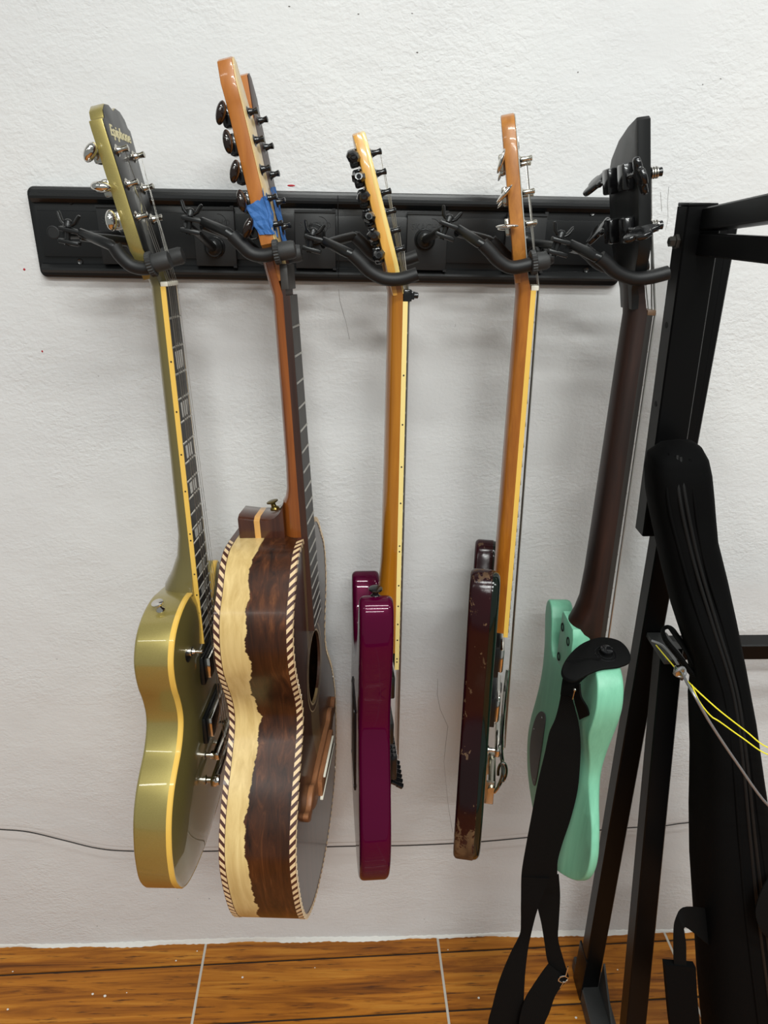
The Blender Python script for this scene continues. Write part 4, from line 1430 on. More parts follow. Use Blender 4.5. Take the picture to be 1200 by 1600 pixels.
# ================================================================== guitar 4: worn maroon with chrome hardware
g = guitar_root('electric_guitar', *POSE[4], 'worn dark maroon electric guitar with chipped lacquer and chrome hardware')
S4 = 0.64
hw4 = lambda z: 0.021 + (0.0255 - 0.021) * (-z / (S4 / 2))
ctl = [(-0.029, -0.432), (-0.044, -0.412), (-0.060, -0.376), (-0.077, -0.340), (-0.095, -0.327), (-0.115, -0.333), (-0.127, -0.360), (-0.130, -0.400), (-0.125, -0.450), (-0.118, -0.500), (-0.122, -0.550), (-0.138, -0.600), (-0.152, -0.655), (-0.154, -0.700), (-0.142, -0.742), (-0.114, -0.768), (-0.060, -0.780), (0.0, -0.782), (0.075, -0.772), (0.122, -0.745), (0.142, -0.700), (0.140, -0.650), (0.128, -0.600), (0.113, -0.550), (0.108, -0.500), (0.114, -0.450), (0.121, -0.410), (0.118, -0.380), (0.104, -0.368), (0.087, -0.376), (0.068, -0.410), (0.048, -0.440), (0.030, -0.446)]
out4 = resample(spline(ctl, 10), 0.006)
XF4, XB4 = -0.0185, -0.0545
body(out4, XB4, XF4 - 0.0085, 0.006, 0.0015, seg=4).build('body', 'worn_maroon', g, 45)
poly4 = ccw([Vector((p.x, p.y)) for p in out4])
body([(p.x, p.y) for p in inset(poly4, 0.0008)], XF4 - 0.0095, XF4 + 0.0008, 0.0002, 0.0095, seg=4).build('body_top', 'dark_green', g, 40)
neck([(0.045, 0.0225, 0.0145, -0.0175, 0.0), (0.02, 0.0214, 0.016, -0.012, 0), (0.0, 0.021, 0.0178, -0.006, 0), (-0.05, 0.0218, 0.0178, -0.006, 0), (-0.2, 0.0238, 0.0188, -0.006, 0), (-0.34, 0.0258, 0.0195, -0.006, 0), (-0.40, 0.0268, 0.0195, -0.006, 0), (-0.452, 0.0278, 0.0195, -0.006, 0)], 0.55).build('neck', 'worn_neck', g, 40)
zend4 = fretz(21, S4) - 0.008
fretboard(g, S4, zend4, hw4, 0.006, 'ebony', 'yellow_binding', 0.0022)
add_frets(g, S4, 21, hw4)
MB().box((-0.006, -0.021, -0.0002), (0.0028, 0.021, 0.0055), None, 0.001).build('nut', 'bone', g)
A4, X4 = R(9.4), -0.0085
H4 = head_mtx(X4, A4)
hs = [(-0.0195, 0.010), (-0.022, 0.030), (-0.0330, 0.046), (-0.0345, 0.07), (-0.0350, 0.12), (-0.0345, 0.155), (-0.0320, 0.172), (-0.0255, 0.183), (-0.0140, 0.1875), (0.0, 0.186), (0.014, 0.180), (0.026, 0.168), (0.0335, 0.150), (0.0345, 0.12), (0.034, 0.07), (0.0325, 0.046), (0.022, 0.030), (0.0195, 0.010)]
plate(hs, 0.0150, X4, A4, 0.0015).build('headstock', 'worn_head', g, 40)
plate([(p.x, p.y) for p in inset(ccw([Vector(q) for q in hs]), 0.0006)], 0.0010, X4 + 0.0010, A4, 0.0001).build('headstock_face', 'grey_veneer', g, 30)
MB().add([H4 @ Vector(p) for p in MB().box((0.0008, -0.028, 0.150), (0.0022, -0.006, 0.162), None, 0.0005).v], MB().box((0.0008, -0.028, 0.150), (0.0022, -0.006, 0.162), None, 0.0005).f).build('name_plate', 'chrome_worn', g)
for i, s in enumerate((0.139, 0.1055, 0.0725)):
    for sd in (-1, 1):
        tuner(g, H4, sd * 0.022, s, sd, 0.0150, ('chrome_worn', 'chrome'), ('ell', 0.0026, 0.0085, 0.0128, (0.0, (0.42, 0.85, 1.68)[i], 0.0)), reach=0.0165, post_h=0.0165, housing=(0.0065, 0.008, 0.009))
strings(g, [-0.0170 + 0.0068 * i for i in range(6)], [-0.026 + 0.0104 * i for i in range(6)], -0.642, 0.0090, [(-0.022, 0.0725), (-0.022, 0.1055), (-0.022, 0.139), (0.022, 0.139), (0.022, 0.1055), (0.022, 0.0725)], H4, x_nut=0.0030, rad=[0.0008, 0.0007, 0.0006, 0.00045, 0.0004, 0.00035])
pg = [(-0.030, -0.462), (0.040, -0.462), (0.068, -0.52), (0.078, -0.62), (0.060, -0.73), (-0.046, -0.74), (-0.062, -0.66), (-0.054, -0.55)]
MB().add([(x, y, z) for x in (XF4 + 0.0008, XF4 + 0.0022) for y, z in pg], [tuple(range(7, -1, -1)), tuple(range(8, 16))] + [(k, (k + 1) % 8, (k + 1) % 8 + 8, k + 8) for k in range(8)]).build('pickguard', 'chrome_worn', g, 0)
for zc in (-0.492, -0.575):
    r_ = MB().box((XF4 + 0.001, -0.040, zc - 0.024), (XF4 + 0.009, 0.040, zc + 0.024), None, 0.001).build('pickup_base', 'black_satin', g)
    MB().box((XF4 + 0.008, -0.036, zc - 0.0185), (XF4 + 0.0155, 0.036, zc + 0.0185), None, 0.003).build('pickup_cover', 'chrome', r_)
mb = MB().lathe((XF4 + 0.002, 0.052, -0.592), (1, 0, 0), [(0.008, 0), (0.008, 0.002), (0.0095, 0.003), (0.0085, 0.016), (0.007, 0.017)], 18)
mb.build('control_knob', 'black_satin', g)
# rocking bridge and vibrato tailpiece
mb = MB()
for y in (-0.034, 0.034):
    mb.lathe((XF4 + 0.001, y, -0.642), (1, 0, 0), [(0.0062, 0), (0.0062, 0.003), (0.0032, 0.004), (0.0032, 0.014), (0.0058, 0.0145), (0.0058, 0.019)], 14)
mb.box((XF4 + 0.013, -0.042, -0.649), (XF4 + 0.0205, 0.042, -0.635), None, 0.002)
for i in range(6):
    y = -0.026 + 0.0104 * i
    mb.lathe((XF4 + 0.0215, y - 0.003, -0.642), (0, 1, 0), [(0.0045, 0), (0.0045, 0.006)], 12)
mb.build('bridge', 'chrome', g, 40)
mb = MB().box((XF4 + 0.001, -0.034, -0.742), (XF4 + 0.0045, 0.034, -0.668), None, 0.0012)
mb.box((XF4 + 0.004, -0.034, -0.742), (XF4 + 0.017, -0.031, -0.700), None, 0.001)
mb.box((XF4 + 0.004, 0.031, -0.742), (XF4 + 0.017, 0.034, -0.700), None, 0.001)
mb.lathe((XF4 + 0.013, -0.039, -0.712), (0, 1, 0), [(0.0058, 0), (0.0058, 0.078)], 16)
tp = mb.build('vibrato_tailpiece', 'chrome_worn', g, 40)
MB().tube([Vector((XF4 + 0.003, -0.022 + 0.00018 * i, -0.722)) + Vector((0.00024 * i, 0.0035 * math.cos(i * 0.55), 0.0035 * math.sin(i * 0.55))) for i in range(70)], 0.0009, 6).build('spring', 'chrome', tp)
arm = [Vector((XF4 + 0.017, -0.036, -0.716)), Vector((XF4 + 0.023, -0.040, -0.700)), Vector((XF4 + 0.027, -0.040, -0.680)), Vector((XF4 + 0.026, -0.036, -0.664)), Vector((XF4 + 0.022, -0.030, -0.640)), Vector((XF4 + 0.0215, -0.020, -0.600)), Vector((XF4 + 0.022, -0.012, -0.555)), Vector((XF4 + 0.0235, -0.006, -0.522))]
MB().tube(spline(arm, 5, False), 0.0030, 10, True).build('vibrato_arm', 'chrome', tp)
mb = MB().tube([Vector((XF4 + 0.026 + 0.006 * math.sin(a), -0.043, -0.672 - 0.017 * math.cos(a))) for a in [i * math.pi / 8 for i in range(0, 14)]], 0.0021, 8)
mb.build('arm_loop', 'chrome', tp)
strap_pin(g, (XF4 + 0.001, 0.0, -0.760), (1, 0, 0), 'chrome_worn', 0.007, 0.012)

# ================================================================== guitar 5: mint short-scale bass
g = guitar_root('bass_guitar', *POSE[5], 'mint green bass guitar with dark neck, rightmost on the rail', 'bass guitar')
S5 = 0.728
hw5 = lambda z: 0.0195 + (0.0265 - 0.0195) * (-z / (S5 / 2))
ctl = [(-0.029, -0.478), (-0.042, -0.466), (-0.057, -0.440), (-0.074, -0.413), (-0.092, -0.401), (-0.115, -0.403), (-0.133, -0.417), (-0.1405, -0.440), (-0.138, -0.466), (-0.127, -0.502), (-0.116, -0.540), (-0.112, -0.573), (-0.121, -0.606), (-0.136, -0.638), (-0.146, -0.674), (-0.139, -0.712), (-0.113, -0.746), (-0.070, -0.769), (-0.020, -0.779), (0.030, -0.776), (0.070, -0.762), (0.104, -0.735), (0.121, -0.693), (0.118, -0.652), (0.105, -0.612), (0.093, -0.570), (0.088, -0.530), (0.094, -0.490), (0.105, -0.460), (0.108, -0.438), (0.099, -0.423), (0.083, -0.424), (0.069, -0.445), (0.058, -0.475), (0.045, -0.488), (0.031, -0.482)]
out5 = resample(spline(ctl, 10), 0.006)
XF5, XB5 = -0.0105, -0.0440
sm = lambda t: max(0.0, min(1.0, t)) ** 2 * (3 - 2 * max(0.0, min(1.0, t)))
belly = lambda y, z: 0.021 * sm((-y - 0.052) / 0.085) * sm((-z - 0.485) / 0.09)
body(out5, XB5, XF5, 0.0022, 0.006, back_fn=belly, grid=0.014, seg=3).build('body', 'mint', g, 32)
hp_ = [(-0.0285, -0.49), (-0.0285, -0.418), (-0.022, -0.406), (0.026, -0.404), (0.030, -0.408), (0.030, -0.49)]
body(hp_, XB5 + 0.0002, -0.0205, 0.0022, 0.001, seg=2, grid=0.03).build('neck_heel', 'mint', g, 40)
for y, z in ((0.018, -0.425), (-0.012, -0.430), (0.018, -0.472), (-0.014, -0.478)):
    MB().lathe((XB5 + 0.0015, y, z), (-1, 0, 0), [(0.0062, 0), (0.0062, 0.0022), (0.0045, 0.0023), (0.004, 0.001)], 16).build('neck_bolt', 'hole', g)
cp = spline([(0.040, -0.590), (0.062, -0.596), (0.084, -0.622), (0.097, -0.660), (0.096, -0.694), (0.078, -0.722), (0.054, -0.730), (0.044, -0.712), (0.040, -0.66), (0.038, -0.62)], 5)
cov = body([(p.x, p.y) for p in cp], XB5 - 0.0016, XB5 + 0.0004, 0.0004, 0.0003, seg=1, grid=0.03).build('control_cover', 'cover_grey', g, 30)
for y, z in ((0.054, -0.602), (0.087, -0.648), (0.052, -0.718)):
    MB().lathe((XB5 - 0.0014, y, z), (-1, 0, 0), [(0.0022, 0), (0.002, 0.0009), (0.0008, 0.0010)], 10).build('cover_screw', 'screw', cov)
neck([(0.07, 0.030, 0.012, -0.0235, 0.0), (0.045, 0.0235, 0.014, -0.0185, 0), (0.02, 0.0200, 0.017, -0.012, 0), (0.0, 0.0195, 0.020, -0.0065, 0), (-0.05, 0.0205, 0.0205, -0.0065, 0), (-0.2, 0.0233, 0.0215, -0.0065, 0), (-0.33, 0.0258, 0.0225, -0.0065, 0), (-0.372, 0.0267, 0.0245, -0.0065, 0), (-0.392, 0.0275, 0.0300, -0.0065, 0), (-0.405, 0.028, 0.0360, -0.0065, 0), (-0.425, 0.0284, 0.0360, -0.0065, 0), (-0.47, 0.0290, 0.0280, -0.0065, 0)], 0.62).build('neck', 'dark_neck', g, 40)
zend5 = fretz(22, S5) - 0.008
fretboard(g, S5, zend5, hw5, 0.0065, 'ebony')
add_frets(g, S5, 22, hw5)
MB().box((-0.0065, -0.0195, -0.0002), (0.0035, 0.0195, 0.0060), None, 0.001).build('nut', 'brown_nut', g)
A5, X5 = R(10.0), -0.0100
H5 = head_mtx(X5, A5)
hs = [(-0.0185, 0.008), (-0.0200, 0.030), (-0.034, 0.055), (-0.0435, 0.072), (-0.0450, 0.090), (-0.0455, 0.130), (-0.0475, 0.197), (-0.0440, 0.2000), (-0.020, 0.1955), (0.010, 0.186), (0.036, 0.170), (0.0475, 0.153), (0.0460, 0.11), (0.0435, 0.078), (0.034, 0.055), (0.0200, 0.030), (0.0185, 0.008)]
plate(hs, 0.0140, X5, A5, 0.0014).build('headstock', 'black_satin', g, 40)
for s, sd, rt in ((0.147, -1, (0.2, -0.3, 0)), (0.094, -1, (0.3, 1.3, 0)), (0.147, 1, (0.2, 0.9, 0)), (0.094, 1, (0.1, 0.8, 0))):
    tuner(g, H5, sd * 0.0250, s, sd, 0.0140, ('black_metal', 'black_metal'), ('clover', 1.05, rt), reach=0.0235, post_h=0.021, post_r=0.0046, housing=(0.0115, 0.0125, 0.0135))
for sd in (-1, 1):
    for s in (0.147, 0.094):
        mb = MB()
        for k in range(3):
            pts = [H5 @ Vector((0.008 + 0.0028 * k, sd * 0.025 + 0.0052 * math.cos(a), s + 0.0052 * math.sin(a))) for a in [i * 2 * math.pi / 14 for i in range(15)]]
            mb.tube(pts, 0.0011, 6, False)
        mb.build('string_winding', 'string', g)
strings(g, [-0.015, -0.005, 0.005, 0.015], [-0.028, -0.0093, 0.0093, 0.028], -0.73, 0.008, [(-0.022, 0.094), (-0.022, 0.147), (0.022, 0.147), (0.022, 0.094)], H5, wound=0, x_nut=0.0042, rad=[0.0012, 0.0010, 0.0008, 0.0007])
mb = MB().box((XF5 - 0.0005, -0.038, -0.758), (XF5 + 0.004, 0.038, -0.715), None, 0.001)
for i in range(4):
    y = -0.028 + 0.01867 * i
    mb.box((XF5 + 0.0035, y - 0.0075, -0.752), (XF5 + 0.0175, y + 0.0075, -0.726), None, 0.0015)
mb.build('bridge', 'black_metal', g, 40)
for zc in (-0.565, -0.660):
    MB().box((XF5 - 0.001, -0.045, zc - 0.014), (XF5 + 0.010, 0.045, zc + 0.014), None, 0.003).build('pickup', 'black_satin', g)

# ================================================================== strap hanging from the mint bass
Q5 = bpy.data.objects['bass_guitar'].matrix_world
pin = Q5 @ Vector((-0.0270, -0.100, -0.402))
ax5 = (Q5.to_3x3() @ Vector((0.0, -0.22, 1))).normalized()
strap = empty('guitar_strap', Matrix.Translation(pin), 'black woven strap with leather end pinned to the mint bass', 'strap')
SL = lambda p: Vector(p) - pin
strap_pin(g, Q5.inverted() @ pin, (0.0, -0.22, 1), 'black_metal', 0.0075, 0.017)
# leather end: a rounded tab round the pin, running off down to the left
ux = (Q5.to_3x3() @ Vector((1, 0, 0)))
ux = (ux - ax5 * ux.dot(ax5)).normalized()
uy = ax5.cross(ux)
tab = spline([(0.031, 0.010), (0.028, -0.010), (0.012, -0.020), (-0.010, -0.024), (-0.032, -0.032), (-0.046, -0.034), (-0.054, -0.020), (-0.051, -0.004), (-0.032, 0.014), (0.000, 0.030), (0.023, 0.026)], 6)
mb = MB()
tp_ = ccw([Vector((p.x, p.y)) for p in tab])
nn = len(tp_)


def tabpt(p, h):
    drop = 0.0
    if p.x < -0.018:
        drop = ((-0.018 - p.x) ** 2) * 14.0
    return ux * p.x + uy * p.y + ax5 * (0.0042 + h - drop)


lay = [(tp_, 0.0), (tp_, 0.0026), (inset(tp_, 0.0012), 0.0034)]
rings = [[tabpt(p, h) for p in pl_] for pl_, h in lay]
mb.loft(rings)
tabo = mb.build('leather_end', 'leather', strap, 40)
mb = MB()
for rr, hh in ((0.0125, 0.0036), (0.0085, 0.0042)):
    mb.tube([ax5 * (0.0042 + hh) + ux * rr * math.cos(a) + uy * rr * math.sin(a) for a in [i * 2 * math.pi / 24 for i in range(25)]], 0.0008, 6, False)
mb.build('pin_grommet', 'black_metal', tabo)
YS = pin.y


def px_rows(rows):
    return [(SL(at(l, y, Y)), SL(at(r_, y2, Y2))) for l, y, Y, r_, y2, Y2 in rows]


ribbon(px_rows([(886, 1030, YS + 0.0, 938, 1028, YS - 0.012), (882, 1048, YS, 926, 1048, YS - 0.014), (879, 1068, YS, 904, 1068, YS - 0.018), (877, 1085, YS, 895, 1088, YS - 0.018)]), 0.0030).build('leather_fold', 'leather', strap, 40)
ribbon(px_rows([(882, 1052, YS, 905, 1068, YS - 0.015), (878, 1078, YS, 894, 1085, YS - 0.015), (873, 1103, YS, 898, 1106, YS - 0.012), (866.7, 1125, YS, 904, 1130, YS - 0.012), (858, 1145, YS, 907, 1155, YS - 0.014), (851, 1177, YS, 907, 1183, YS - 0.016), (840, 1224, YS, 903, 1232, YS - 0.016), (830, 1277, YS, 892, 1278, YS - 0.014), (822, 1320, YS, 878, 1320, YS - 0.012), (815, 1363, YS, 871, 1350, YS - 0.012), (814, 1400, YS, 872, 1385, YS - 0.012)]), 0.0016).build('strap_band', 'webbing', strap, 40)
ribbon(px_rows([(896, 1078, YS - 0.012, 906, 1068, YS - 0.028), (899, 1098, YS - 0.012, 908, 1088, YS - 0.030), (903, 1112, YS - 0.012, 917, 1104, YS - 0.030), (906, 1124, YS - 0.012, 921, 1117, YS - 0.028)]), 0.0022).build('strap_flap', 'leather', strap, 40)
ribbon(px_rows([(815, 1370, YS - 0.001, 858, 1372, YS - 0.012), (814, 1412, YS - 0.002, 842, 1415, YS - 0.014), (814, 1440, YS - 0.004, 834, 1442, YS - 0.014), (812, 1460, YS - 0.006, 826, 1478, YS - 0.014), (796, 1493, YS - 0.012, 821, 1515, YS - 0.016), (780, 1533, YS - 0.018, 819, 1546, YS - 0.020), (770, 1570, YS - 0.022, 818, 1580, YS - 0.024), (762, 1610, YS - 0.026, 818, 1620, YS - 0.028), (775, 1660, YS - 0.030, 826, 1650, YS - 0.030)]), 0.0016).build('strap_loop', 'webbing', strap, 40)
ribbon(px_rows([(838, 1376, YS + 0.004, 873, 1366, YS + 0.004), (839, 1412, YS + 0.004, 875, 1400, YS + 0.004), (846, 1444, YS + 0.004, 873, 1440, YS + 0.004), (851, 1475, YS + 0.004, 872, 1466, YS + 0.004), (856, 1503, YS + 0.003, 879, 1494, YS + 0.003), (872, 1534, YS, 889, 1526, YS)]), 0.0016).build('strap_loop', 'webbing', strap, 40)
ribbon(px_rows([(857, 1506, YS - 0.004, 889, 1530, YS - 0.002), (848, 1518, YS - 0.010, 878, 1540, YS - 0.008), (833, 1540, YS - 0.018, 867, 1556, YS - 0.016), (820, 1562, YS - 0.026, 858, 1582, YS - 0.022), (812, 1590, YS - 0.034, 850, 1602, YS - 0.028), (806, 1630, YS - 0.038, 846, 1640, YS - 0.034), (800, 1662, YS - 0.038, 838, 1670, YS - 0.036)]), 0.0016).build('strap_tail', 'webbing', strap, 40)
c0 = SL(at(880, 1530, YS - 0.008))
mb = MB().tube([c0 + Vector((0.0075 * math.cos(a), 0, 0.0075 * math.sin(a))) for a in [i * 2 * math.pi / 18 for i in range(19)]], 0.0013, 8, False)
mb.tube([c0 + Vector((0.001, -0.001, -0.005)), c0 + Vector((-0.005, -0.002, -0.022))], 0.0012, 8)
mb.tube([c0 + Vector((0.003, 0, 0.007)), c0 + Vector((0.004, 0, 0.030))], 0.0011, 8)
mb.build('buckle', 'chrome', strap)
c0 = SL(at(898, 1078, YS - 0.034))
MB().ell(c0, 0.0018, 0.0018, 0.0024).tube([c0, c0 + Vector((-0.0015, -0.001, -0.013))], 0.0008, 6).build('stud_pin', 'nickel', strap)

# ================================================================== black steel stand on the right
stand = empty('steel_stand', Matrix.Translation((0.4400, -0.12, 0.0)), 'black square-tube steel stand on the right beside the mint bass', 'stand')
NL = lambda p: Vector(p) - Vector((0.4400, -0.12, 0.0))


def nb(name, p0, p1, w, h, up, mat='stand_black', parent=None):
    o = beam(MB(), NL(p0), NL(p1), w, h, up).build(name, mat, parent or stand, 20)
    return o


leg = nb('upright', (0.4475, -0.1215, 0.035), (0.4290, -0.1175, 1.425), 0.0330, 0.0300, (0, 1, 0))
zt = at(1090, 322, -0.16).z
slv = nb('upright_sleeve', (0.4050, -0.1440, at(1012, 838, -0.16).z), (0.3905, -0.1440, zt), 0.0420, 0.0300, (0, 1, 0))
nb('spacer_bar', (0.4290, -0.1310, at(1012, 838, -0.16).z), (0.4160, -0.1300, zt - 0.003), 0.0360, 0.0080, (0, 1, 0))
nb('strut', (0.4480, -0.165, 0.86), (0.4440, -0.345, 0.030), 0.0330, 0.0280, (0, 1, 0))
nb('foot', (0.4560, -0.075, 0.0175), (0.4420, -0.620, 0.0175), 0.0480, 0.0350, (0, 0, 1), 'stand_grey')
MB().add([NL(p) for p in [(0.4640, -0.136, 0.036), (0.4640, -0.215, 0.036), (0.4640, -0.136, 0.105), (0.4675, -0.136, 0.036), (0.4675, -0.215, 0.036), (0.4675, -0.136, 0.105)]], [(0, 1, 2), (5, 4, 3), (0, 3, 4, 1), (1, 4, 5, 2), (2, 5, 3, 0)]).build('gusset', 'stand_grey', stand, 0)
MB().box(NL((0.4290, -0.140, 0.0)), NL((0.4325, -0.095, 0.115)), None, 0.0006).build('side_plate', 'stand_black', stand)
a0, a1 = at(1112, 343, -0.155), at(1203, 327, -0.30)
dA = (a1 - a0).normalized()
nb('upper_arm', a0 - dA * 0.01, a0 + dA * 0.55, 0.0280, 0.0240, (0, 0, 1))
b0, b1 = at(1106, 382, -0.155), at(1203, 390, -0.30)
dB = (b1 - b0).normalized()
nb('lower_arm', b0 - dB * 0.01, b0 + dB * 0.55, 0.0280, 0.0240, (0, 0, 1))
m0 = at(1150, 1020, -0.135)
nb('cross_beam', (0.455, -0.120, m0.z), (1.35, -0.120, m0.z - 0.002), 0.0300, 0.0270, (0, 0, 1))
nb('far_upright', (1.34, -0.1215, 0.0), (1.34, -0.1175, 1.385), 0.0300, 0.0300, (0, 1, 0))
br_ = at(1018, 985, -0.137)
MB().box(NL((0.4260, -0.205, br_.z - 0.012)), NL((0.4560, -0.136, br_.z - 0.004)), None, 0.001).build('bracket', 'stand_grey', stand)
bl = at(1064, 378, -0.150)
MB().lathe(NL((0.3730, -0.144, bl.z)), (-1, 0, 0), [(0.0085, 0), (0.0085, 0.006), (0.0060, 0.0065), (0.0060, 0.012), (0.004, 0.013)], 6).build('bolt', 'bolt', stand, 20)
for px in ((1043, 509), (1024, 633), (1004, 747)):
    z = at(px[0], px[1], -0.15).z
    t_ = (z - at(1012, 838, -0.16).z) / (zt - at(1012, 838, -0.16).z)
    xl = 0.4050 + (0.3905 - 0.4050) * t_ - 0.0210
    MB().lathe(NL((xl + 0.0005, -0.144, z)), (-1, 0, 0), [(0.0038, 0), (0.0038, 0.0008)], 16).build('screw_hole', 'hole', slv)
MB().box((NL((0.370, 0, 0)).x, NL((0, -0.159, 0)).y, zt - 0.0005), (NL((0.4045, 0, 0)).x, NL((0, -0.129, 0)).y, zt + 0.0035), None, 0.001).build('end_plug', 'stand_black', slv)

# ================================================================== gig bag
bagY = -0.340


def bag_depth(y):
    pts = ((680, -0.198), (800, -0.208), (900, -0.222), (957, -0.236), (1100, -0.268), (1300, -0.302), (1600, -0.340), (1760, -0.345))
    for (a, p), (b2, q) in zip(pts, pts[1:]):
        if y <= b2:
            return p + (q - p) * max(0.0, (y - a)) / (b2 - a)
    return pts[-1][1]


rows = [(690, 1052, 1084, 0.020), (696, 1034, 1093, 0.040), (712, 1016, 1101, 0.060), (735, 1012, 1105, 0.070), (770, 1014, 1108, 0.074), (800, 1019, 1110, 0.076), (836, 1027, 1113, 0.078), (896, 1040, 1128, 0.078), (957, 1056, 1141, 0.080), (1025, 1079, 1154, 0.084), (1072, 1088, 1162, 0.088), (1105, 1085, 1168, 0.094), (1190, 1088, 1180, 0.10), (1279, 1086, 1194, 0.105), (1357, 1087, 1206, 0.11), (1450, 1093, 1218, 0.115), (1543, 1098, 1230, 0.118), (1640, 1106, 1242, 0.118), (1730, 1114, 1248, 0.116), (1760, 1121, 1246, 0.10), (1768, 1132, 1234, 0.08)]
ctr = at(1150, 1600, bagY)
bag = empty('gig_bag', Matrix.Translation((ctr.x, bagY, 0.0)), 'black padded gig bag with long zippers leaning against the stand', 'bag')
GL = lambda p: Vector(p) - Vector((ctr.x, bagY, 0.0))


def bag_ring(y, l, r_, th, n=28):
    a, b2 = GL(at(l, y, bag_depth(y))), GL(at(r_, y, bag_depth(y)))
    c, u = (a + b2) / 2, (b2 - a) / 2
    ring = []
    for k in range(n):
        t = 2 * math.pi * k / n
        cx, sy = math.cos(t), math.sin(t)
        ex = math.copysign(abs(cx) ** 0.62, cx)
        ey = math.copysign(abs(sy) ** 0.70, sy)
        ring.append(c + u * ex + Vector((0, th / 2 * ey, 0)))
    return ring


cols = list(zip(*rows))
fine = []
for i in range(len(rows) - 1):
    for k in range(3):
        t = k / 3
        fine.append(tuple(a + (b2 - a) * t for a, b2 in zip(rows[i], rows[i + 1])))
fine.append(rows[-1])
mb = MB().loft([bag_ring(*f_) for f_ in fine])
mb.build('bag_body', 'bag_cloth', bag, 60)


def bag_edge(y):
    for i in range(len(rows) - 1):
        if rows[i][0] <= y <= rows[i + 1][0]:
            t = (y - rows[i][0]) / (rows[i + 1][0] - rows[i][0])
            return [a + (b2 - a) * t for a, b2 in zip(rows[i], rows[i + 1])]
    return list(rows[-1])


def on_bag(y, u, out=0.0):
    """point of the bag's front at image row y, u in -1..1 across"""
    _, l, r_, th = bag_edge(y)
    a, b2 = GL(at(l, y, bag_depth(y))), GL(at(r_, y, bag_depth(y)))
    ex = u
    t = abs(ex) ** (1 / 0.62)
    ey = max(0.0, 1 - t * t) ** 0.5
    return (a + b2) / 2 + (b2 - a) / 2 * ex + Vector((0, -(th / 2) * ey ** 0.70 - out, 0))


for nm, mt, us, rad in (('piping', 'bag_cloth', ((700, -0.75), (760, -0.70), (850, -0.62), (950, -0.50), (1050, -0.35), (1150, -0.25), (1280, -0.22), (1400, -0.20), (1550, -0.12), (1650, -0.1)), 0.0022),
                        ('zipper', 'zipper', ((702, -0.45), (760, -0.36), (850, -0.26), (950, -0.12), (1050, 0.0), (1150, 0.06), (1280, 0.08), (1400, 0.10), (1550, 0.18), (1650, 0.2)), 0.0026),
                        ('zipper', 'zipper', ((704, -0.30), (760, -0.18), (850, -0.08), (950, 0.04), (1050, 0.16), (1150, 0.20), (1280, 0.22), (1400, 0.25), (1550, 0.33), (1650, 0.35)), 0.0026),
                        ('piping', 'bag_cloth', ((706, 0.10), (760, 0.10), (850, 0.12), (950, 0.25), (1050, 0.32), (1150, 0.36), (1280, 0.40), (1400, 0.42), (1550, 0.50), (1650, 0.5)), 0.0020)):
    MB().tube(spline([on_bag(y, u, -0.0006) for y, u in us], 6, False), rad, 8).build(nm, mt, bag, 60)
ribbon([(on_bag(1398, -0.98, 0.0), on_bag(1450, -0.98, 0.004)), (GL(at(1068, 1418, bag_depth(1418) - 0.045)), GL(at(1072, 1449, bag_depth(1449) - 0.052))), (GL(at(1054, 1440, bag_depth(1440) - 0.050)), GL(at(1070, 1460, bag_depth(1460) - 0.055))), (GL(at(1052, 1475, bag_depth(1475) - 0.052)), GL(at(1072, 1475, bag_depth(1475) - 0.055))), (GL(at(1053, 1510, bag_depth(1510) - 0.052)), GL(at(1072, 1510, bag_depth(1510) - 0.052)))], 0.0018).build('webbing_strap', 'webbing', bag, 40)
ribbon([(GL(at(1037, 1503, bag_depth(1503) - 0.050)), GL(at(1085, 1507, bag_depth(1507) - 0.050))), (GL(at(1041, 1550, bag_depth(1550) - 0.050)), GL(at(1087, 1550, bag_depth(1550) - 0.050))), (GL(at(1046, 1600, bag_depth(1600) - 0.048)), GL(at(1092, 1600, bag_depth(1600) - 0.048))), (GL(at(1054, 1650, bag_depth(1650) - 0.046)), GL(at(1098, 1650, bag_depth(1650) - 0.046)))], 0.0100).build('shoulder_pad', 'bag_cloth', bag, 40)
ribbon([(GL(at(1205, 1365, bag_depth(1365) - 0.055)), GL(at(1215, 1372, bag_depth(1372) - 0.055))), (GL(at(1190, 1390, bag_depth(1390) - 0.064)), GL(at(1214, 1405, bag_depth(1405) - 0.064))), (GL(at(1180, 1425, bag_depth(1425) - 0.068)), GL(at(1210, 1440, bag_depth(1440) - 0.068))), (GL(at(1190, 1455, bag_depth(1455) - 0.068)), GL(at(1214, 1462, bag_depth(1462) - 0.068))), (GL(at(1210, 1475, bag_depth(1475) - 0.062)), GL(at(1226, 1480, bag_depth(1480) - 0.062)))], 0.0018).build('webbing_strap', 'webbing', bag, 40)
# carrying loop thrown over the stand's bracket
lp = [GL(at(x, y, Y)) for x, y, Y in ((1098, 1060, -0.262), (1075, 1020, -0.245), (1056, 992, -0.225), (1046, 980, -0.208), (1036, 984, -0.208), (1040, 1000, -0.222), (1060, 1025, -0.240), (1085, 1058, -0.258))]
MB().tube(spline(lp, 6, False), 0.0060, 10, True, 0.45).build('carry_loop', 'webbing', bag, 50)

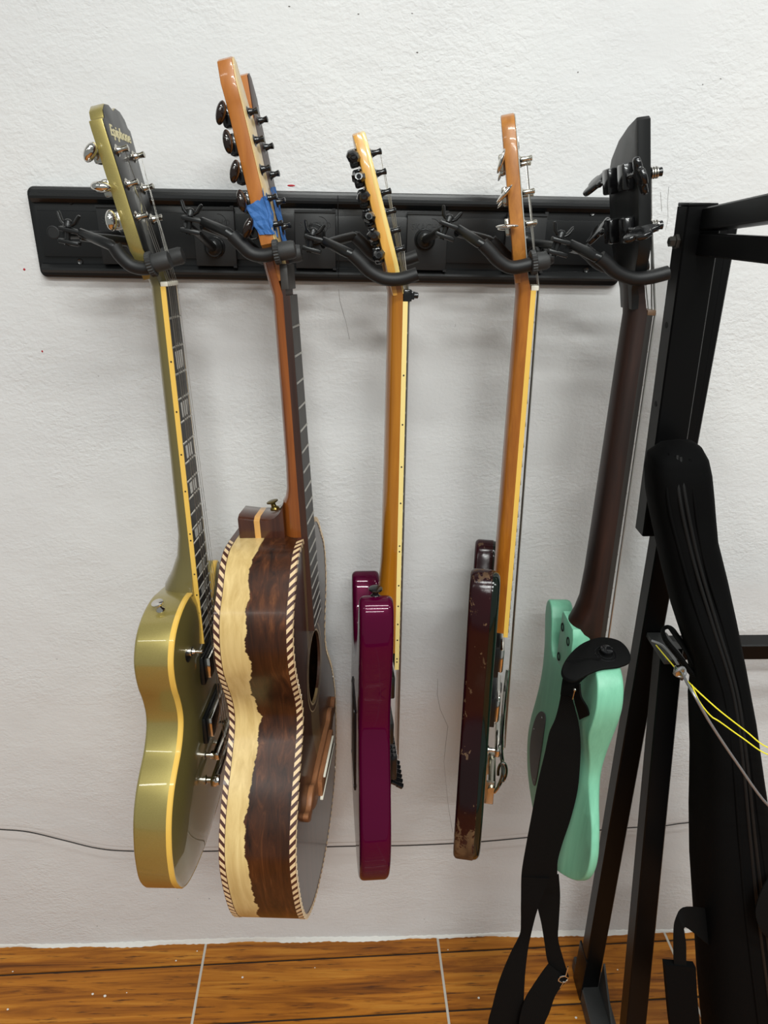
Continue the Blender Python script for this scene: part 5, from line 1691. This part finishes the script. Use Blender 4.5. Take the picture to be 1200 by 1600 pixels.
# ================================================================== cords tied to the stand
run_out = lambda a, b2: [a.lerp(b2, t) for t in (0.06, 0.15, 0.3, 0.5, 0.75, 1.0)]
cp_ = [(1018, 1001, -0.212), (1034, 1008, -0.222), (1048, 1022, -0.245), (1060, 1040, -0.285), (1072, 1064, -0.345), (1086, 1088, -0.372), (1110, 1130, -0.378), (1150, 1190, -0.382), (1200, 1258, -0.385)]
tag(MB().tube(spline([at(*p) for p in cp_] + run_out(at(1200, 1258, -0.385), Vector((1.325, -0.150, 0.16))), 6, False), 0.0017, 8).build('steel_cable', 'steel_cable', None), 'grey sheathed steel cable running down right in front of the bag', 'cable')
cl = at(1061, 1048, -0.315)
clamp = empty('cable_clamp', Matrix.Translation(cl), 'small metal clamp with knotted cord on the steel cable', 'clamp')
MB().box((-0.0055, -0.004, -0.006), (0.0050, 0.004, 0.0065), None, 0.0015).build('clamp_block', 'chrome_worn', clamp)
MB().tube([Vector((0.0065 * math.cos(a), -0.003 + 0.002 * math.sin(2 * a), 0.0065 * math.sin(a))) for a in [i * 2 * math.pi / 16 for i in range(17)]], 0.0018, 8, False).build('cord_knot', 'steel_cable', clamp)
MB().lathe((0.003, -0.003, -0.005), (0.2, 0, -1), [(0.002, 0), (0.002, 0.006), (0.0012, 0.007)], 8).build('clamp_bolt', 'bolt', clamp)
y1 = [(1025, 1008, -0.216), (1057, 1046, -0.300), (1083, 1073, -0.352), (1110, 1098, -0.365), (1130, 1115, -0.372), (1165, 1142, -0.378), (1200, 1168, -0.385)]
y2 = [(1081, 1070, -0.350), (1092, 1095, -0.364), (1110, 1118, -0.370), (1125, 1128, -0.374), (1160, 1153, -0.379), (1200, 1179, -0.385)]
tag(MB().tube(spline([at(*p) for p in y1] + run_out(at(1200, 1168, -0.385), Vector((1.325, -0.150, 0.52))), 6, False), 0.00085, 6).build('yellow_cord', 'yellow_cord', None), 'upper of the two thin yellow cords crossing the bag', 'cord', 'thin yellow cords')
tag(MB().tube(spline([at(*p) for p in y2] + run_out(at(1200, 1179, -0.385), Vector((1.325, -0.150, 0.505))), 6, False), 0.00085, 6).build('yellow_cord', 'yellow_cord', None), 'lower of the two thin yellow cords crossing the bag', 'cord', 'thin yellow cords')
